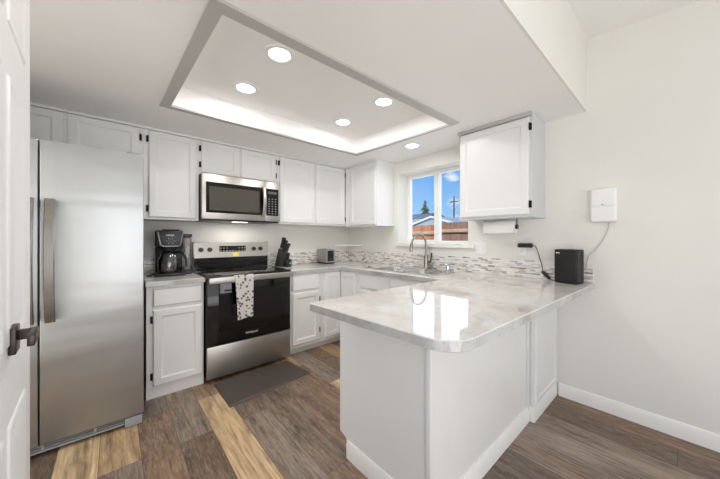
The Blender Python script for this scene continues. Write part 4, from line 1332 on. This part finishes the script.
fence('weathered brown fence seen in the right window pane', 4.97, -3.2, 1.58, 1.73, 'fence_b', 'back yard fences')

def house(label, x0, x1, y0, y1, eave, ridge, roofm, gable=None):
    t = thing('neighbour_house', label, 'house', ((x0 + x1) / 2, (y0 + y1) / 2, -0.3), 'houses beyond the fence')
    part('wall', MB().box(x0 + 0.4, x1 - 0.4, y0 + 0.3, y1 - 0.3, -0.3, eave - 0.02), 'siding', t)
    xm = (x0 + x1) / 2
    mb = MB()
    th = 0.14
    mb.loops([[(x0, y, eave), (xm, y, ridge), (x1, y, eave), (x1, y, eave - th), (xm, y, ridge - th), (x0, y, eave - th)] for y in (y0, y1)])
    part('roof', mb, roofm, t)
    part('fascia', MB().box(x0 - 0.03, x0 - 0.002, y0, y1, eave - 0.17, eave + 0.01), 'white', t)
    if gable:
        gy0, gy1, gz = gable
        gm = (gy0 + gy1) / 2
        mb = MB()
        mb.loops([[(xx, gy0, eave), (xx, gm, gz), (xx, gy1, eave), (xx, gy1, eave - 0.1), (xx, gm, gz - 0.1), (xx, gy0, eave - 0.1)] for xx in (x0 - 0.6, xm)])
        part('roof', mb, roofm, t)
        part('wall', MB().loops([[(xx, gy0 + 0.2, -0.3), (xx, gy0 + 0.2, eave - 0.1), (xx, gm, gz - 0.12), (xx, gy1 - 0.2, eave - 0.1), (xx, gy1 - 0.2, -0.3)] for xx in (x0 - 0.57, x0 + 0.38)]), 'siding', t)
        mb = MB()
        for s0, s1 in (((gy0, eave), (gm, gz)), ((gm, gz), (gy1, eave))):
            mb.loops([[(xx, s0[0], s0[1] - 0.12), (xx, s1[0], s1[1] - 0.12), (xx, s1[0], s1[1]), (xx, s0[0], s0[1])] for xx in (x0 - 0.64, x0 - 0.61)])
        part('fascia', mb, 'white', t)
    return t
house('low pale house with front gable just beyond the fence', 11.6, 16.5, 2.5, 12.5, 2.10, 2.62, 'shingle', (4.6, 7.7, 2.55))
house('grey-roofed house far behind the pale house', 18.0, 23.0, 11.9, 16.4, 2.95, 3.7, 'shingledark')

t = thing('pine_tree', 'tall pointed evergreen tree behind the houses', 'tree', (28.5, 19.2, -0.3))
part('trunk', MB().cyl((28.5, 19.2, -0.3), (28.5, 19.2, 6.3), 0.18, 0.02, 10), 'bark', t)
mb = MB()
rt = random.Random(3)
for i in range(26):
    z = 1.2 + i * 0.2
    r = 2.5 * (1 - (z - 0.6) / 5.9) + 0.05
    for j in range(11):
        a = 2 * PI * j / 11 + rt.random()
        rr_ = r * rt.uniform(0.55, 1.1)
        mb.cyl((28.5, 19.2, z + 0.12), (28.5 + rr_ * math.cos(a), 19.2 + rr_ * math.sin(a), z - 0.12 * rt.random()), 0.11 * r + 0.03, 0.01, 5)
part('foliage', mb, 'pine', t)
t = thing('utility_pole', 'wooden utility pole with crossarm behind the houses', 'utility pole', (22.0, 11.15, -0.3))
part('pole', MB().cyl((22.0, 11.15, -0.3), (22.0, 11.15, 5.3), 0.09, 0.06, 10), 'polewood', t)
part('crossarm', MB().box(21.96, 22.04, 10.75, 11.55, 4.75, 4.83), 'polewood', t)
for dy in (-0.35, 0.35):
    part('wire', MB().tube([(22.0, 11.15 + dy - 14, 4.4), (22.0, 11.15 + dy - 7, 4.45), (22.0, 11.15 + dy, 4.85)], 0.012, 5), 'black', t)
